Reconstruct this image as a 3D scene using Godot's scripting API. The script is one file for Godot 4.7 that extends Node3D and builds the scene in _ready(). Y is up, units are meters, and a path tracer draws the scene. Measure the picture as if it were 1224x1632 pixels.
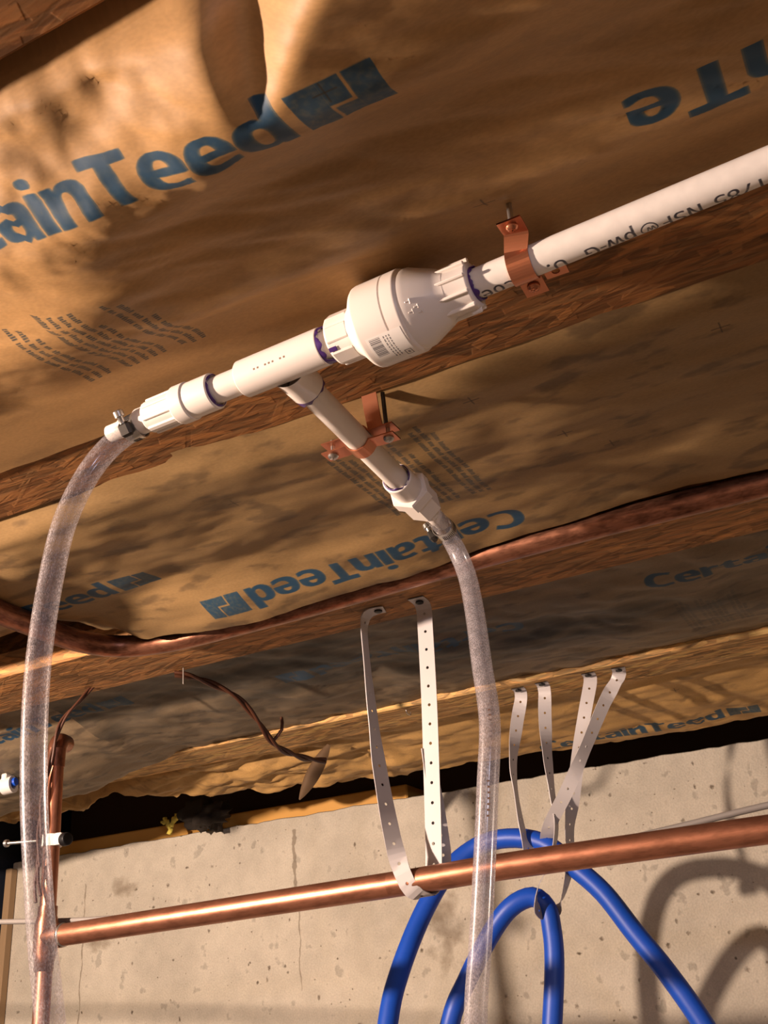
extends Node3D
# A basement ceiling: joists, kraft-faced insulation, PVC and copper pipes. x runs along the joists, -z towards the foundation wall, y up, metres.

const H := 2.241          # underside of the joists
const WALL_Z := -2.09     # inner face of the foundation wall
const PIPE_Y := 2.205     # axis of the PVC run

var rng := RandomNumberGenerator.new()
var names := {}
var M := {}

# ---------------------------------------------------------------- shape helpers
class Acc:
	var v := PackedVector3Array()
	var n := PackedVector3Array()
	var t := PackedVector2Array()
	var i := PackedInt32Array()

	func grid(p: Array, uv: Array, wrap := false, flip := false) -> void:
		var nu: int = p.size()
		var nv: int = p[0].size()
		var base := v.size()
		var acc := PackedVector3Array()
		acc.resize(nu * nv)
		for a in nu - 1:
			for b in nv - 1:
				var p0: Vector3 = p[a][b]
				var p1: Vector3 = p[a + 1][b]
				var p2: Vector3 = p[a + 1][b + 1]
				var p3: Vector3 = p[a][b + 1]
				var f := (p2 - p0).cross(p3 - p1)
				if flip:
					f = -f
				for k in [a * nv + b, (a + 1) * nv + b, (a + 1) * nv + b + 1, a * nv + b + 1]:
					acc[k] += f
				var q := [base + a * nv + b, base + (a + 1) * nv + b, base + (a + 1) * nv + b + 1, base + a * nv + b + 1]
				if flip:
					i.append_array([q[0], q[1], q[2], q[0], q[2], q[3]])
				else:
					i.append_array([q[0], q[2], q[1], q[0], q[3], q[2]])
		if wrap:
			for b in nv:
				var s := acc[b] + acc[(nu - 1) * nv + b]
				acc[b] = s
				acc[(nu - 1) * nv + b] = s
		for a in nu:
			for b in nv:
				v.append(p[a][b])
				n.append(acc[a * nv + b].normalized() if acc[a * nv + b].length() > 1e-14 else Vector3.UP)
				t.append(uv[a][b])

	func face(pts: Array, out: Vector3, uv := []) -> void:
		# a flat convex polygon whose front looks along out
		var base := v.size()
		var f: Vector3 = (pts[1] - pts[0]).cross(pts[2] - pts[0])
		var turn := f.dot(out) > 0.0
		for k in pts.size():
			v.append(pts[k])
			n.append(out.normalized())
			t.append(uv[k] if uv else Vector2(pts[k].x, pts[k].z))
		for k in range(1, pts.size() - 1):
			i.append_array([base, base + k + 1, base + k] if turn else [base, base + k, base + k + 1])

	func mesh() -> ArrayMesh:
		var a := []
		a.resize(Mesh.ARRAY_MAX)
		a[Mesh.ARRAY_VERTEX] = v
		a[Mesh.ARRAY_NORMAL] = n
		a[Mesh.ARRAY_TEX_UV] = t
		a[Mesh.ARRAY_INDEX] = i
		var m := ArrayMesh.new()
		m.add_surface_from_arrays(Mesh.PRIMITIVE_TRIANGLES, a)
		return m


func numbered(called: String) -> String:
	if not names.has(called):
		names[called] = 0
		return called
	names[called] += 1
	return "%s_%03d" % [called, names[called]]


func part(called: String, a, m: Material, parent: Node = null) -> MeshInstance3D:
	var o := MeshInstance3D.new()
	o.name = called if parent else numbered(called)
	o.mesh = a.mesh() if a is Acc else a
	o.material_override = m
	(parent if parent else self).add_child(o, true)
	return o


func thing(called: String, label: String, category: String, at := Vector3.ZERO, group := "") -> Node3D:
	var o := Node3D.new()
	o.name = numbered(called)
	o.position = at
	add_child(o)
	return tag(o, label, category, group)


func tag(o: Node3D, label: String, category: String, group := "") -> Node3D:
	o.set_meta("label", label)
	o.set_meta("category", category)
	if group:
		o.set_meta("group", group)
	return o


func structure(called: String, a, m: Material, label: String, category: String) -> MeshInstance3D:
	var o := part(called, a, m)
	o.set_meta("kind", "structure")
	tag(o, label, category)
	return o


func box(a: Acc, c: Vector3, s: Vector3, bevel := 0.0, b := Basis()) -> void:
	var h := s / 2.0
	var e := minf(bevel, minf(h.x, minf(h.y, h.z)) * 0.9)
	var P := func(sx, sy, sz, ax):
		var q := Vector3(sx * (h.x - (0.0 if ax == 0 else e)), sy * (h.y - (0.0 if ax == 1 else e)), sz * (h.z - (0.0 if ax == 2 else e)))
		return c + b * q
	for s1 in [-1, 1]:
		for s2 in [-1, 1]:
			if e > 0.0:
				a.face([P.call(-1, s1, s2, 1), P.call(1, s1, s2, 1), P.call(1, s1, s2, 2), P.call(-1, s1, s2, 2)], b * Vector3(0, s1, s2))
				a.face([P.call(s1, -1, s2, 0), P.call(s1, 1, s2, 0), P.call(s1, 1, s2, 2), P.call(s1, -1, s2, 2)], b * Vector3(s1, 0, s2))
				a.face([P.call(s1, s2, -1, 0), P.call(s1, s2, 1, 0), P.call(s1, s2, 1, 1), P.call(s1, s2, -1, 1)], b * Vector3(s1, s2, 0))
				for s3 in [-1, 1]:
					a.face([P.call(s1, s2, s3, 0), P.call(s1, s2, s3, 1), P.call(s1, s2, s3, 2)], b * Vector3(s1, s2, s3))
		a.face([P.call(s1, -1, -1, 0), P.call(s1, 1, -1, 0), P.call(s1, 1, 1, 0), P.call(s1, -1, 1, 0)], b * Vector3(s1, 0, 0))
		a.face([P.call(-1, s1, -1, 1), P.call(1, s1, -1, 1), P.call(1, s1, 1, 1), P.call(-1, s1, 1, 1)], b * Vector3(0, s1, 0))
		a.face([P.call(-1, -1, s1, 2), P.call(1, -1, s1, 2), P.call(1, 1, s1, 2), P.call(-1, 1, s1, 2)], b * Vector3(0, 0, s1))


func boxed(c: Vector3, s: Vector3, bevel := 0.0, b := Basis()) -> Acc:
	var a := Acc.new()
	box(a, c, s, bevel, b)
	return a


func aim(d: Vector3, up := Vector3.UP) -> Basis:
	# columns: side, other side, d (the axis)
	var z := d.normalized()
	if absf(z.dot(up)) > 0.98:
		up = Vector3.RIGHT
	var x := up.cross(z).normalized()
	return Basis(x, z.cross(x), z)


# profile: [distance along the axis, radius, 1 if the edge before this point is hard]
func lathe(a: Acc, from: Vector3, dir: Vector3, profile: Array, sides := 40, around = null) -> void:
	var b := aim(dir)
	var runs := [[]]
	for k in profile.size():
		var q: Array = profile[k]
		runs[-1].append(q)
		if q.size() > 2 and k > 0 and k < profile.size() - 1:
			runs.append([q])
	for run in runs:
		if run.size() < 2:
			continue
		var p := []
		var uv := []
		for s in sides + 1:
			var f := TAU * s / sides
			var pr := []
			var ur := []
			for q in run:
				var r: float = q[1]
				var l: float = q[0]
				if around != null:
					var w: Vector2 = around.call(f, l, r)
					l = w.x
					r = w.y
				pr.append(from + b.z * l + (b.x * cos(f) + b.y * sin(f)) * r)
				ur.append(Vector2(float(s) / sides, l))
			p.append(pr)
			uv.append(ur)
		a.grid(p, uv, true, false)


func lathed(from: Vector3, dir: Vector3, profile: Array, sides := 40, around = null) -> Acc:
	var a := Acc.new()
	lathe(a, from, dir, profile, sides, around)
	return a


func spline(pts: Array, step := 0.012) -> Array:
	# Catmull-Rom through the points, evenly fine
	var out := []
	for k in pts.size() - 1:
		var p0: Vector3 = pts[maxi(k - 1, 0)]
		var p1: Vector3 = pts[k]
		var p2: Vector3 = pts[k + 1]
		var p3: Vector3 = pts[mini(k + 2, pts.size() - 1)]
		var m := maxi(2, int(ceil(p1.distance_to(p2) / step)))
		for j in m:
			out.append(p1.cubic_interpolate(p2, p0, p3, float(j) / m))
	out.append(pts[-1])
	return out


func tube(a: Acc, path: Array, r: float, sides := 24, caps := true, shape = null) -> void:
	var d0: Vector3 = (path[1] - path[0]).normalized()
	var b := aim(d0)
	var side: Vector3 = b.x
	var rings := []
	var uvs := []
	var l := 0.0
	for k in path.size():
		var d: Vector3 = (path[mini(k + 1, path.size() - 1)] - path[maxi(k - 1, 0)]).normalized()
		side = (side - d * side.dot(d)).normalized()
		var other := d.cross(side)
		if k:
			l += path[k].distance_to(path[k - 1])
		var ring := []
		var uv := []
		for s in sides + 1:
			var f := TAU * s / sides
			var rr := r
			if shape != null:
				rr = shape.call(f, l, r)
			ring.append(path[k] + (side * cos(f) + other * sin(f)) * rr)
			uv.append(Vector2(float(s) / sides, l))
		rings.append(ring)
		uvs.append(uv)
		if caps and (k == 0 or k == path.size() - 1):
			a.face(ring.slice(0, sides), -d if k == 0 else d)
	# turn to [around][along]
	var p := []
	var t := []
	for s in sides + 1:
		var pr := []
		var ur := []
		for k in rings.size():
			pr.append(rings[k][s])
			ur.append(uvs[k][s])
		p.append(pr)
		t.append(ur)
	a.grid(p, t, true, false)


func tubed(pts: Array, r: float, sides := 24, step := 0.012, caps := true, shape = null) -> Acc:
	var a := Acc.new()
	tube(a, spline(pts, step), r, sides, caps, shape)
	return a


# a straight prism: outline (Vector2 loop) in the plane of b.x, b.y at at, extruded along b.z by h, both rims bevelled
func prism(a: Acc, outline: Array, at: Vector3, b: Basis, h: float, bevel := 0.0) -> void:
	var c := Vector2.ZERO
	for q in outline:
		c += q
	c /= outline.size()
	var lv := [[0.0, bevel], [bevel, 0.0], [h - bevel, 0.0], [h, bevel]] if bevel > 0.0 else [[0.0, 0.0], [h, 0.0]]
	var loops := []
	for w in lv:
		var loop := []
		for q in outline:
			var e: Vector2 = q - (q - c).normalized() * w[1]
			loop.append(at + b.x * e.x + b.y * e.y + b.z * w[0])
		loops.append(loop)
	a.face(loops[0], -b.z)
	a.face(loops[-1], b.z)
	for k in loops.size() - 1:
		for j in outline.size():
			var j2 := (j + 1) % outline.size()
			var quad := [loops[k][j], loops[k][j2], loops[k + 1][j2], loops[k + 1][j]]
			var nn: Vector3 = (quad[1] - quad[0]).cross(quad[3] - quad[0])
			var mid: Vector3 = (quad[0] + quad[1] + quad[2] + quad[3]) / 4.0 - (at + b.x * c.x + b.y * c.y + b.z * (h / 2.0))
			a.face(quad, nn if nn.dot(mid) > 0.0 else -nn)


func ngon(k: int, r: float, turn := 0.0) -> Array:
	var o := []
	for j in k:
		o.append(Vector2(cos(turn + TAU * j / k), sin(turn + TAU * j / k)) * r)
	return o


# A strip along frames [position, side direction], w wide and th thick, with a round hole in the middle of every cell.
func strip(a: Acc, frames: Array, w: float, th: float, cell: float, hole: float) -> void:
	var len := [0.0]
	for k in range(1, frames.size()):
		len.append(len[-1] + frames[k][0].distance_to(frames[k - 1][0]))
	var at := func(l: float, s: float, side: float) -> Vector3:
		l = clampf(l, 0.0, len[-1])
		var k := 0
		while k < len.size() - 2 and len[k + 1] < l:
			k += 1
		var f: float = (l - len[k]) / maxf(len[k + 1] - len[k], 1e-6)
		var p: Vector3 = frames[k][0].lerp(frames[k + 1][0], f)
		var sd: Vector3 = frames[k][1].lerp(frames[k + 1][1], f).normalized()
		var d0: Vector3 = frames[mini(k + 1, frames.size() - 1)][0] - frames[k][0]
		var d1: Vector3 = frames[mini(k + 2, frames.size() - 1)][0] - frames[mini(k + 1, frames.size() - 2)][0]
		var dm: Vector3 = frames[k][0] - frames[maxi(k - 1, 0)][0] if k > 0 else d0
		var d: Vector3 = (dm.normalized().lerp(d0.normalized(), 0.5)).lerp(d0.normalized().lerp(d1.normalized(), 0.5), f).normalized()
		sd = (sd - d * sd.dot(d)).normalized()
		return p + sd * s + d.cross(sd) * (side * th / 2.0)
	var cells := maxi(1, int(round(len[-1] / cell)))
	var cl: float = len[-1] / cells
	for side in [1.0, -1.0]:
		for c in cells:
			var mid: float = (c + 0.5) * cl
			if hole <= 0.0:
				for q in 4:
					var l0: float = c * cl + q * cl / 4.0
					a.grid([[at.call(l0, -w / 2, side), at.call(l0, w / 2, side)], [at.call(l0 + cl / 4.0, -w / 2, side), at.call(l0 + cl / 4.0, w / 2, side)]], [[Vector2.ZERO, Vector2.ZERO], [Vector2.ZERO, Vector2.ZERO]], false, side > 0.0)
				continue
			var h := cl / 2.0
			var e := minf(w / 2.0, h) * 0.55
			# ends of the cell, each in two rows
			for q in [[-h, -e], [e, h]]:
				var rows := []
				var uv := []
				for z in 3:
					rows.append([at.call(mid + lerpf(q[0], q[1], z / 2.0), -w / 2, side), at.call(mid + lerpf(q[0], q[1], z / 2.0), w / 2, side)])
					uv.append([Vector2.ZERO, Vector2.ZERO])
				a.grid(rows, uv, false, side > 0.0)
			# the square with the hole
			var inn := []
			var out := []
			for z in 17:
				var f := TAU * z / 16.0
				var dx := cos(f)
				var dy := sin(f)
				var k := 1.0 / maxf(absf(dx), absf(dy))
				inn.append(at.call(mid + dx * hole, dy * hole, side))
				out.append(at.call(mid + dx * k * e, dy * k * w / 2.0, side))
			var uvs := []
			for z in 17:
				uvs.append([Vector2.ZERO, Vector2.ZERO])
			var rows2 := []
			for z in 17:
				rows2.append([inn[z], out[z]])
			a.grid(rows2, uvs, true, side < 0.0)
	for edge in [-1.0, 1.0]:
		var p := []
		var uv := []
		for c in cells * 4 + 1:
			p.append([at.call(c * cl / 4.0, edge * w / 2, 1.0), at.call(c * cl / 4.0, edge * w / 2, -1.0)])
			uv.append([Vector2.ZERO, Vector2.ZERO])
		a.grid(p, uv, false, edge < 0.0)


# a domed screw head with a cross slot
func screw(called: String, at: Vector3, dir: Vector3, r: float, m: Material, parent: Node) -> void:
	var a := Acc.new()
	lathe(a, at, dir, [[0.0, r], [r * 0.25, r, 1], [r * 0.55, r * 0.8], [r * 0.72, r * 0.42], [r * 0.72, 0.0]], 20)
	var b := aim(dir)
	for k in 2:
		box(a, at + b.z * r * 0.7, Vector3(r * 1.1, r * 0.22, r * 0.16) if k else Vector3(r * 0.22, r * 1.1, r * 0.16), 0.0, b)
	part(called, a, m, parent)


# ---------------------------------------------------------------- textures
func noise(freq: float, octaves := 4, s := 1) -> FastNoiseLite:
	var n := FastNoiseLite.new()
	n.seed = s
	n.noise_type = FastNoiseLite.TYPE_SIMPLEX_SMOOTH
	n.frequency = freq
	n.fractal_octaves = octaves
	return n


class Canvas:
	var w: int
	var h: int
	var b := PackedByteArray()

	func _init(width: int, height: int) -> void:
		w = width
		h = height
		b.resize(w * h * 3)

	func mix(x: int, y: int, r: float, g: float, bl: float, k: float) -> void:
		x = posmod(x, w)
		if y < 0 or y >= h:
			return
		var o := (y * w + x) * 3
		b[o] = int(lerpf(b[o], r, k))
		b[o + 1] = int(lerpf(b[o + 1], g, k))
		b[o + 2] = int(lerpf(b[o + 2], bl, k))

	# triangles (points in pixels) painted with soft edges; grain(x, y) scales the strength
	func triangles(pts: PackedVector2Array, c: Color, k: float, grain = null) -> void:
		var lo := Vector2(1e9, 1e9)
		var hi := Vector2(-1e9, -1e9)
		for p in pts:
			lo = lo.min(p)
			hi = hi.max(p)
		var x0 := int(floor(lo.x)) - 1
		var y0 := int(floor(lo.y)) - 1
		var cw := int(hi.x) - x0 + 3
		var ch := int(hi.y) - y0 + 3
		var cov := PackedFloat32Array()
		cov.resize(cw * ch)
		for t in range(0, pts.size() - 2, 3):
			var ty := [pts[t].y, pts[t + 1].y, pts[t + 2].y]
			var s0 := int(ceil((minf(ty[0], minf(ty[1], ty[2])) - y0) * 3.0 - 0.5))
			var s1 := int(floor((maxf(ty[0], maxf(ty[1], ty[2])) - y0) * 3.0 - 0.5))
			for s in range(s0, s1 + 1):
				var y := y0 + (s + 0.5) / 3.0
				var a := 1e9
				var z := -1e9
				for e in 3:
					var p := pts[t + e]
					var q := pts[t + (e + 1) % 3]
					if (p.y <= y) != (q.y <= y):
						var x := p.x + (y - p.y) / (q.y - p.y) * (q.x - p.x)
						a = minf(a, x)
						z = maxf(z, x)
				if z <= a:
					continue
				var row := (s / 3) * cw
				for x in range(int(floor(a)), int(floor(z)) + 1):
					cov[row + x - x0] += (minf(z, x + 1.0) - maxf(a, float(x))) / 3.0
		for y in ch:
			for x in cw:
				var f := cov[y * cw + x]
				if f > 0.003:
					f = minf(f, 1.0) * k
					if grain != null:
						f *= grain.call(x + x0, y + y0)
					mix(x + x0, y + y0, c.r8, c.g8, c.b8, f)

	func rect(x0: float, y0: float, x1: float, y1: float, c: Color, k: float, grain = null) -> void:
		triangles(PackedVector2Array([Vector2(x0, y0), Vector2(x1, y0), Vector2(x1, y1), Vector2(x0, y0), Vector2(x1, y1), Vector2(x0, y1)]), c, k, grain)

	func texture() -> ImageTexture:
		return ImageTexture.create_from_image(Image.create_from_data(w, h, false, Image.FORMAT_RGB8, b))


var glyphs := {}

# triangles of a text at height 1 per em, baseline at 0, from x = 0; .w is the width
func outline(text: String, bold := true) -> Dictionary:
	var key := text + str(bold)
	if not glyphs.has(key):
		var f := SystemFont.new()
		f.font_names = PackedStringArray(["Droid Sans"])
		f.font_weight = 700 if bold else 400
		var t := TextMesh.new()
		t.font = f
		t.font_size = 100
		t.pixel_size = 0.01
		t.depth = 0.0
		t.curve_step = 4.0
		t.horizontal_alignment = HORIZONTAL_ALIGNMENT_LEFT
		t.vertical_alignment = VERTICAL_ALIGNMENT_BOTTOM
		t.text = text
		var arr := t.get_mesh_arrays()
		var p := PackedVector2Array()
		var lo := Vector2(1e9, 1e9)
		var hi := Vector2(-1e9, -1e9)
		for k in arr[Mesh.ARRAY_INDEX]:
			var q: Vector3 = arr[Mesh.ARRAY_VERTEX][k]
			p.append(Vector2(q.x, q.y))
			lo = lo.min(p[-1])
			hi = hi.max(p[-1])
		# the font's descent is under the baseline
		var down := f.get_descent(100) * 0.01
		for k in p.size():
			p[k] -= Vector2(lo.x, down)
		glyphs[key] = {"p": p, "w": hi.x - lo.x, "low": lo.y, "high": hi.y}
	return glyphs[key]


# Lettering on a canvas. px: pixels per metre; x, y: metres; way 1 reads along +x with its top towards +y, way -1 is turned round.
func letter(c: Canvas, text: String, x: float, y: float, em: float, px: float, way: int, col: Color, k: float, grain = null, fat := 0.0, bold := true) -> void:
	var o: Dictionary = outline(text, bold)
	for d in [-fat, fat] if fat > 0.0 else [0.0]:
		var p := PackedVector2Array()
		for q in o.p:
			p.append(Vector2(x + way * (q.x * em + d), y + way * q.y * em) * px)
		c.triangles(p, col, k if d <= 0.0 else k * 0.8, grain)


func brand_print(c: Canvas, x: float, y: float, px: float, way: int, grain, k := 0.88) -> void:
	# the maker's name, tightly set, and its block mark as printed on the facing; x is the left end of the word as it reads
	var ink := Color8(34, 66, 92)
	var em := 0.0485
	var wide := 0.0
	for ch in "CertainTeed":
		wide += outline(ch, true).w + 0.05
	var ex := 0.342 / wide
	var pen := 0.0
	for ch in "CertainTeed":
		var o: Dictionary = outline(ch, true)
		for d in [-0.0012, 0.0, 0.0012]:
			var p := PackedVector2Array()
			for q in o.p:
				p.append(Vector2(x + way * (pen + q.x * ex + d), y + way * q.y * em) * px)
			c.triangles(p, ink, k * 0.75, grain)
		pen += (o.w + 0.05) * ex
	var a := x + way * (pen + 0.006)
	var w := 0.053
	var h := 0.034
	for r in [[0.0, 0.0, 0.37, 1.0], [0.37, 0.47, 0.63, 1.0], [0.41, 0.0, 0.67, 0.39], [0.67, 0.0, 1.0, 1.0]]:
		c.rect((a + way * r[0] * w) * px, (y + way * r[1] * h) * px, (a + way * r[2] * w) * px, (y + way * r[3] * h) * px, ink, k, grain)


func fine_print(c: Canvas, x0: float, x1: float, y0: float, y1: float, px: float, grain, k := 0.8) -> void:
	# blocks of small type too fine to read: rows run along y
	var ink := Color8(44, 52, 58)
	var rows := 13
	for r in rows:
		if r == 3 or r == 9:
			continue
		var x := lerpf(x0, x1, (r + 0.5) / rows)
		var y := y0
		var end := y1 - (0.35 if r in [2, 8, 12] else 0.04) * rng.randf() * (y1 - y0)
		while y < end:
			var l := rng.randf_range(0.004, 0.016)
			var n := int(l / 0.0021) + 1
			for j in n:
				var yy := y + j * 0.0021
				c.rect((x - 0.0028) * px, yy * px, (x + rng.randf_range(0.0008, 0.0026)) * px, (yy + 0.0014) * px, ink, k, grain)
			y += n * 0.0021 + 0.0022


func cross(c: Canvas, x: float, y: float, px: float) -> void:
	var ink := Color8(62, 52, 42)
	c.rect((x - 0.0075) * px, (y - 0.0005) * px, (x + 0.0075) * px, (y + 0.0005) * px, ink, 0.7)
	c.rect((x - 0.0005) * px, (y - 0.0075) * px, (x + 0.0005) * px, (y + 0.0075) * px, ink, 0.7)


const KW := 2048
const KLEN := 1.25     # metres of paper in one texture

# kraft paper; dirt: strength of the mould-like blotches; soot(x, y in metres) -> 0..1 black dust
func kraft(s: int, wide: float, dirt: float, tone: Color, prints, soot = null) -> StandardMaterial3D:
	var px := KW / KLEN
	var c := Canvas.new(KW, int(wide * px))
	var big := noise(0.0022, 3, s)
	var fib := noise(0.011, 3, s + 7)
	var spot := noise(0.012, 4, s + 13)
	var fine := noise(0.25, 2, s + 19)
	for y in c.h:
		for x in KW:
			var f := 1.0 + 0.10 * big.get_noise_2d(x, y) + 0.07 * fib.get_noise_2d(x * 0.22, y * 2.0) + 0.05 * fine.get_noise_2d(x * 0.4, y)
			var m := dirt * smoothstep(0.12, 0.55, spot.get_noise_2d(x * 0.55, y * 1.4) + 0.35 * big.get_noise_2d(x * 1.7 + 900.0, y * 2.3))
			var k := 0.0
			if soot != null:
				k = soot.call(x / px, y / px) * (0.75 + 0.5 * spot.get_noise_2d(x * 0.3, y * 1.3))
			f *= 1.0 - clampf(0.62 * m, 0.0, 0.8)
			var o := (y * KW + x) * 3
			c.b[o] = int(clampf(lerpf(tone.r8 * f, 52.0, clampf(k, 0.0, 1.0)), 0, 255))
			c.b[o + 1] = int(clampf(lerpf(tone.g8 * f, 50.0, clampf(k, 0.0, 1.0)), 0, 255))
			c.b[o + 2] = int(clampf(lerpf((tone.b8 + 8.0 * m) * f, 47.0, clampf(k, 0.0, 1.0)), 0, 255))
	var wear := noise(0.09, 3, s + 31)
	var grain := func(x: int, y: int) -> float: return clampf(0.93 + 0.30 * wear.get_noise_2d(x, y), 0.0, 1.0)
	prints.call(c, px, grain)
	var m := StandardMaterial3D.new()
	m.albedo_texture = c.texture()
	m.roughness = 0.55
	m.metallic_specular = 0.35
	return m


func strand_board(s: int, base: Color) -> StandardMaterial3D:
	# wood strands pressed along the board
	var c := Canvas.new(1024, 256)
	for k in 1024 * 256:
		c.b[k * 3] = base.r8
		c.b[k * 3 + 1] = base.g8
		c.b[k * 3 + 2] = base.b8
	var g := noise(0.05, 3, s)
	for k in 1500:
		var at := Vector2(rng.randf() * 1024, rng.randf() * 256)
		var turn := rng.randfn(0.0, 0.22)
		var u := Vector2(cos(turn), sin(turn)) * rng.randf_range(16, 90)
		var w := Vector2(-sin(turn), cos(turn)) * rng.randf_range(1.5, 7)
		var f := rng.randf_range(0.62, 1.25)
		var warm := rng.randf_range(0.9, 1.08)
		var col := Color(base.r * f * warm, base.g * f, base.b * f / warm).clamp()
		var p := PackedVector2Array([at - u - w * 0.3, at - u * 0.3 - w, at + u, at - u - w * 0.3, at + u, at + u * 0.2 + w])
		c.triangles(p, col, 0.8, func(x: int, y: int) -> float: return 0.72 + 0.5 * g.get_noise_2d(x * 0.25, y * 3.0))
	# a few broad pale or dark strands lie on top
	for k in 170:
		var at := Vector2(rng.randf() * 1024, rng.randf() * 256)
		var turn := rng.randfn(0.0, 0.35)
		var u := Vector2(cos(turn), sin(turn)) * rng.randf_range(18, 60)
		var w := Vector2(-sin(turn), cos(turn)) * rng.randf_range(4, 11)
		var f := rng.randf_range(1.15, 1.5) if k % 3 else rng.randf_range(0.45, 0.62)
		var col := Color(base.r * f, base.g * f, base.b * f * 0.95).clamp()
		c.triangles(PackedVector2Array([at - u - w, at + u - w * 0.6, at + u * 0.9 + w, at - u - w, at + u * 0.9 + w, at - u * 0.95 + w * 0.8]), col, 0.45, func(x: int, y: int) -> float: return 0.75 + 0.6 * g.get_noise_2d(x * 0.2, y * 4.0))
	var m := StandardMaterial3D.new()
	m.albedo_texture = c.texture()
	m.heightmap_enabled = true
	m.heightmap_texture = m.albedo_texture
	m.heightmap_scale = 0.12
	m.roughness = 0.7
	m.metallic_specular = 0.3
	return m


func concrete() -> StandardMaterial3D:
	# 2.2 m by 1.1 m of cast wall: blotches, form lines, air holes
	var w := 2048
	var h := 1024
	var px := w / 2.2
	var c := Canvas.new(w, h)
	var hole := PackedByteArray()
	hole.resize(w * h)
	hole.fill(200)
	var big := noise(0.003, 4, 41)
	var mid := noise(0.018, 4, 42)
	var fine := noise(0.22, 3, 43)
	var drip := noise(0.02, 3, 44)
	for y in h:
		for x in w:
			var b := mid.get_noise_2d(x, y)
			var f := 1.0 + 0.08 * big.get_noise_2d(x, y) + 0.05 * b + 0.06 * fine.get_noise_2d(x, y)
			f -= 0.14 * smoothstep(0.42, 0.62, b + 0.25 * drip.get_noise_2d(x * 2.0, y * 0.25))
			var o := (y * w + x) * 3
			c.b[o] = int(clampf(192.0 * f, 0, 255))
			c.b[o + 1] = int(clampf(183.0 * f, 0, 255))
			c.b[o + 2] = int(clampf(166.0 * f, 0, 255))
			hole[y * w + x] = int(clampf(190.0 + 30.0 * b + 40.0 * fine.get_noise_2d(x, y), 0, 255))
	var pits := []
	for k in 950:
		var r := 0.0008 + 0.0034 * pow(rng.randf(), 4.0)
		pits.append([rng.randf() * w, rng.randf() * h, r * px, rng.randf_range(0.35, 0.85)])
	for q in pits:
		var r: float = q[2]
		var lean := rng.randf_range(0.6, 1.4)
		for y in range(int(q[1] - r * 1.6), int(q[1] + r * 1.6) + 2):
			for x in range(int(q[0] - r * 1.6), int(q[0] + r * 1.6) + 2):
				var d := Vector2((x - q[0]) * lean, (y - q[1]) / lean).length() / r + 0.5 * fine.get_noise_2d(x, y)
				var k := clampf(1.25 - d, 0.0, 1.0)
				if k > 0.0 and y >= 0 and y < h:
					c.mix(x, y, 84, 72, 58, k * q[3])
					var o := y * w + posmod(x, w)
					hole[o] = int(lerpf(hole[o], 20, k))
	# two form lines that run down the wall and a damp spot: x from the left end, y from the top
	for l in [[0.245, 0.08, 0.62, 0.0016], [0.842, 0.03, 0.20, 0.0045], [0.85, 0.20, 0.36, 0.0012]]:
		for y in range(int(l[1] * px), int(l[2] * px)):
			var x0: float = l[0] * px + 5.0 * mid.get_noise_2d(3.0, y * 0.8)
			var ww: float = l[3] * px * (1.0 + 1.2 * mid.get_noise_2d(90.0, y * 1.7))
			for x in range(int(x0 - ww - 1), int(x0 + ww + 2)):
				c.mix(x, y, 112, 100, 84, clampf(ww - absf(x - x0) + 0.5, 0.0, 1.0) * 0.55)
	for q in [[1.19, 0.26, 0.05, 0.10], [0.36, 0.1, 0.05, 0.03], [0.30, 0.22, 0.05, 0.03]]:
		for y in range(int((q[1] - q[3] * 1.5) * px), int((q[1] + q[3] * 1.5) * px)):
			for x in range(int((q[0] - q[2] * 1.5) * px), int((q[0] + q[2] * 1.5) * px)):
				var d := Vector2((x / px - q[0]) / q[2], (y / px - q[1]) / q[3]).length() + 0.9 * mid.get_noise_2d(x, y)
				c.mix(x, y, 120, 106, 88, clampf(0.9 - d, 0.0, 1.0) * 0.6)
	var m := StandardMaterial3D.new()
	m.albedo_texture = c.texture()
	m.heightmap_enabled = true
	m.heightmap_texture = ImageTexture.create_from_image(Image.create_from_data(w, h, false, Image.FORMAT_L8, hole))
	m.heightmap_scale = 0.35
	m.roughness = 0.85
	m.metallic_specular = 0.3
	return m


func flat(col: Color, rough: float, metal := 0.0) -> StandardMaterial3D:
	var m := StandardMaterial3D.new()
	m.albedo_color = col
	m.roughness = rough
	m.metallic = metal
	return m


func copper(s: int, bright: float, tarnish: float) -> StandardMaterial3D:
	# u round the pipe, v along it in metres: one repeat is 0.5 m
	var c := Canvas.new(256, 1024)
	var a := noise(0.012, 4, s)
	var f := noise(0.12, 3, s + 3)
	for y in 1024:
		for x in 256:
			var t := clampf(tarnish * (0.35 + 1.3 * a.get_noise_2d(x * 1.5, y) + 0.6 * f.get_noise_2d(x, y * 0.3)), 0.0, 1.0)
			var o := (y * 256 + x) * 3
			c.b[o] = int(lerpf(214 * bright, 122 * bright, t))
			c.b[o + 1] = int(lerpf(146 * bright, 76 * bright, t))
			c.b[o + 2] = int(lerpf(114 * bright, 56 * bright, t))
	var m := StandardMaterial3D.new()
	m.albedo_texture = c.texture()
	m.uv1_scale = Vector3(1, 2, 1)
	m.metallic = 0.85
	m.roughness = 0.36
	return m


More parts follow.
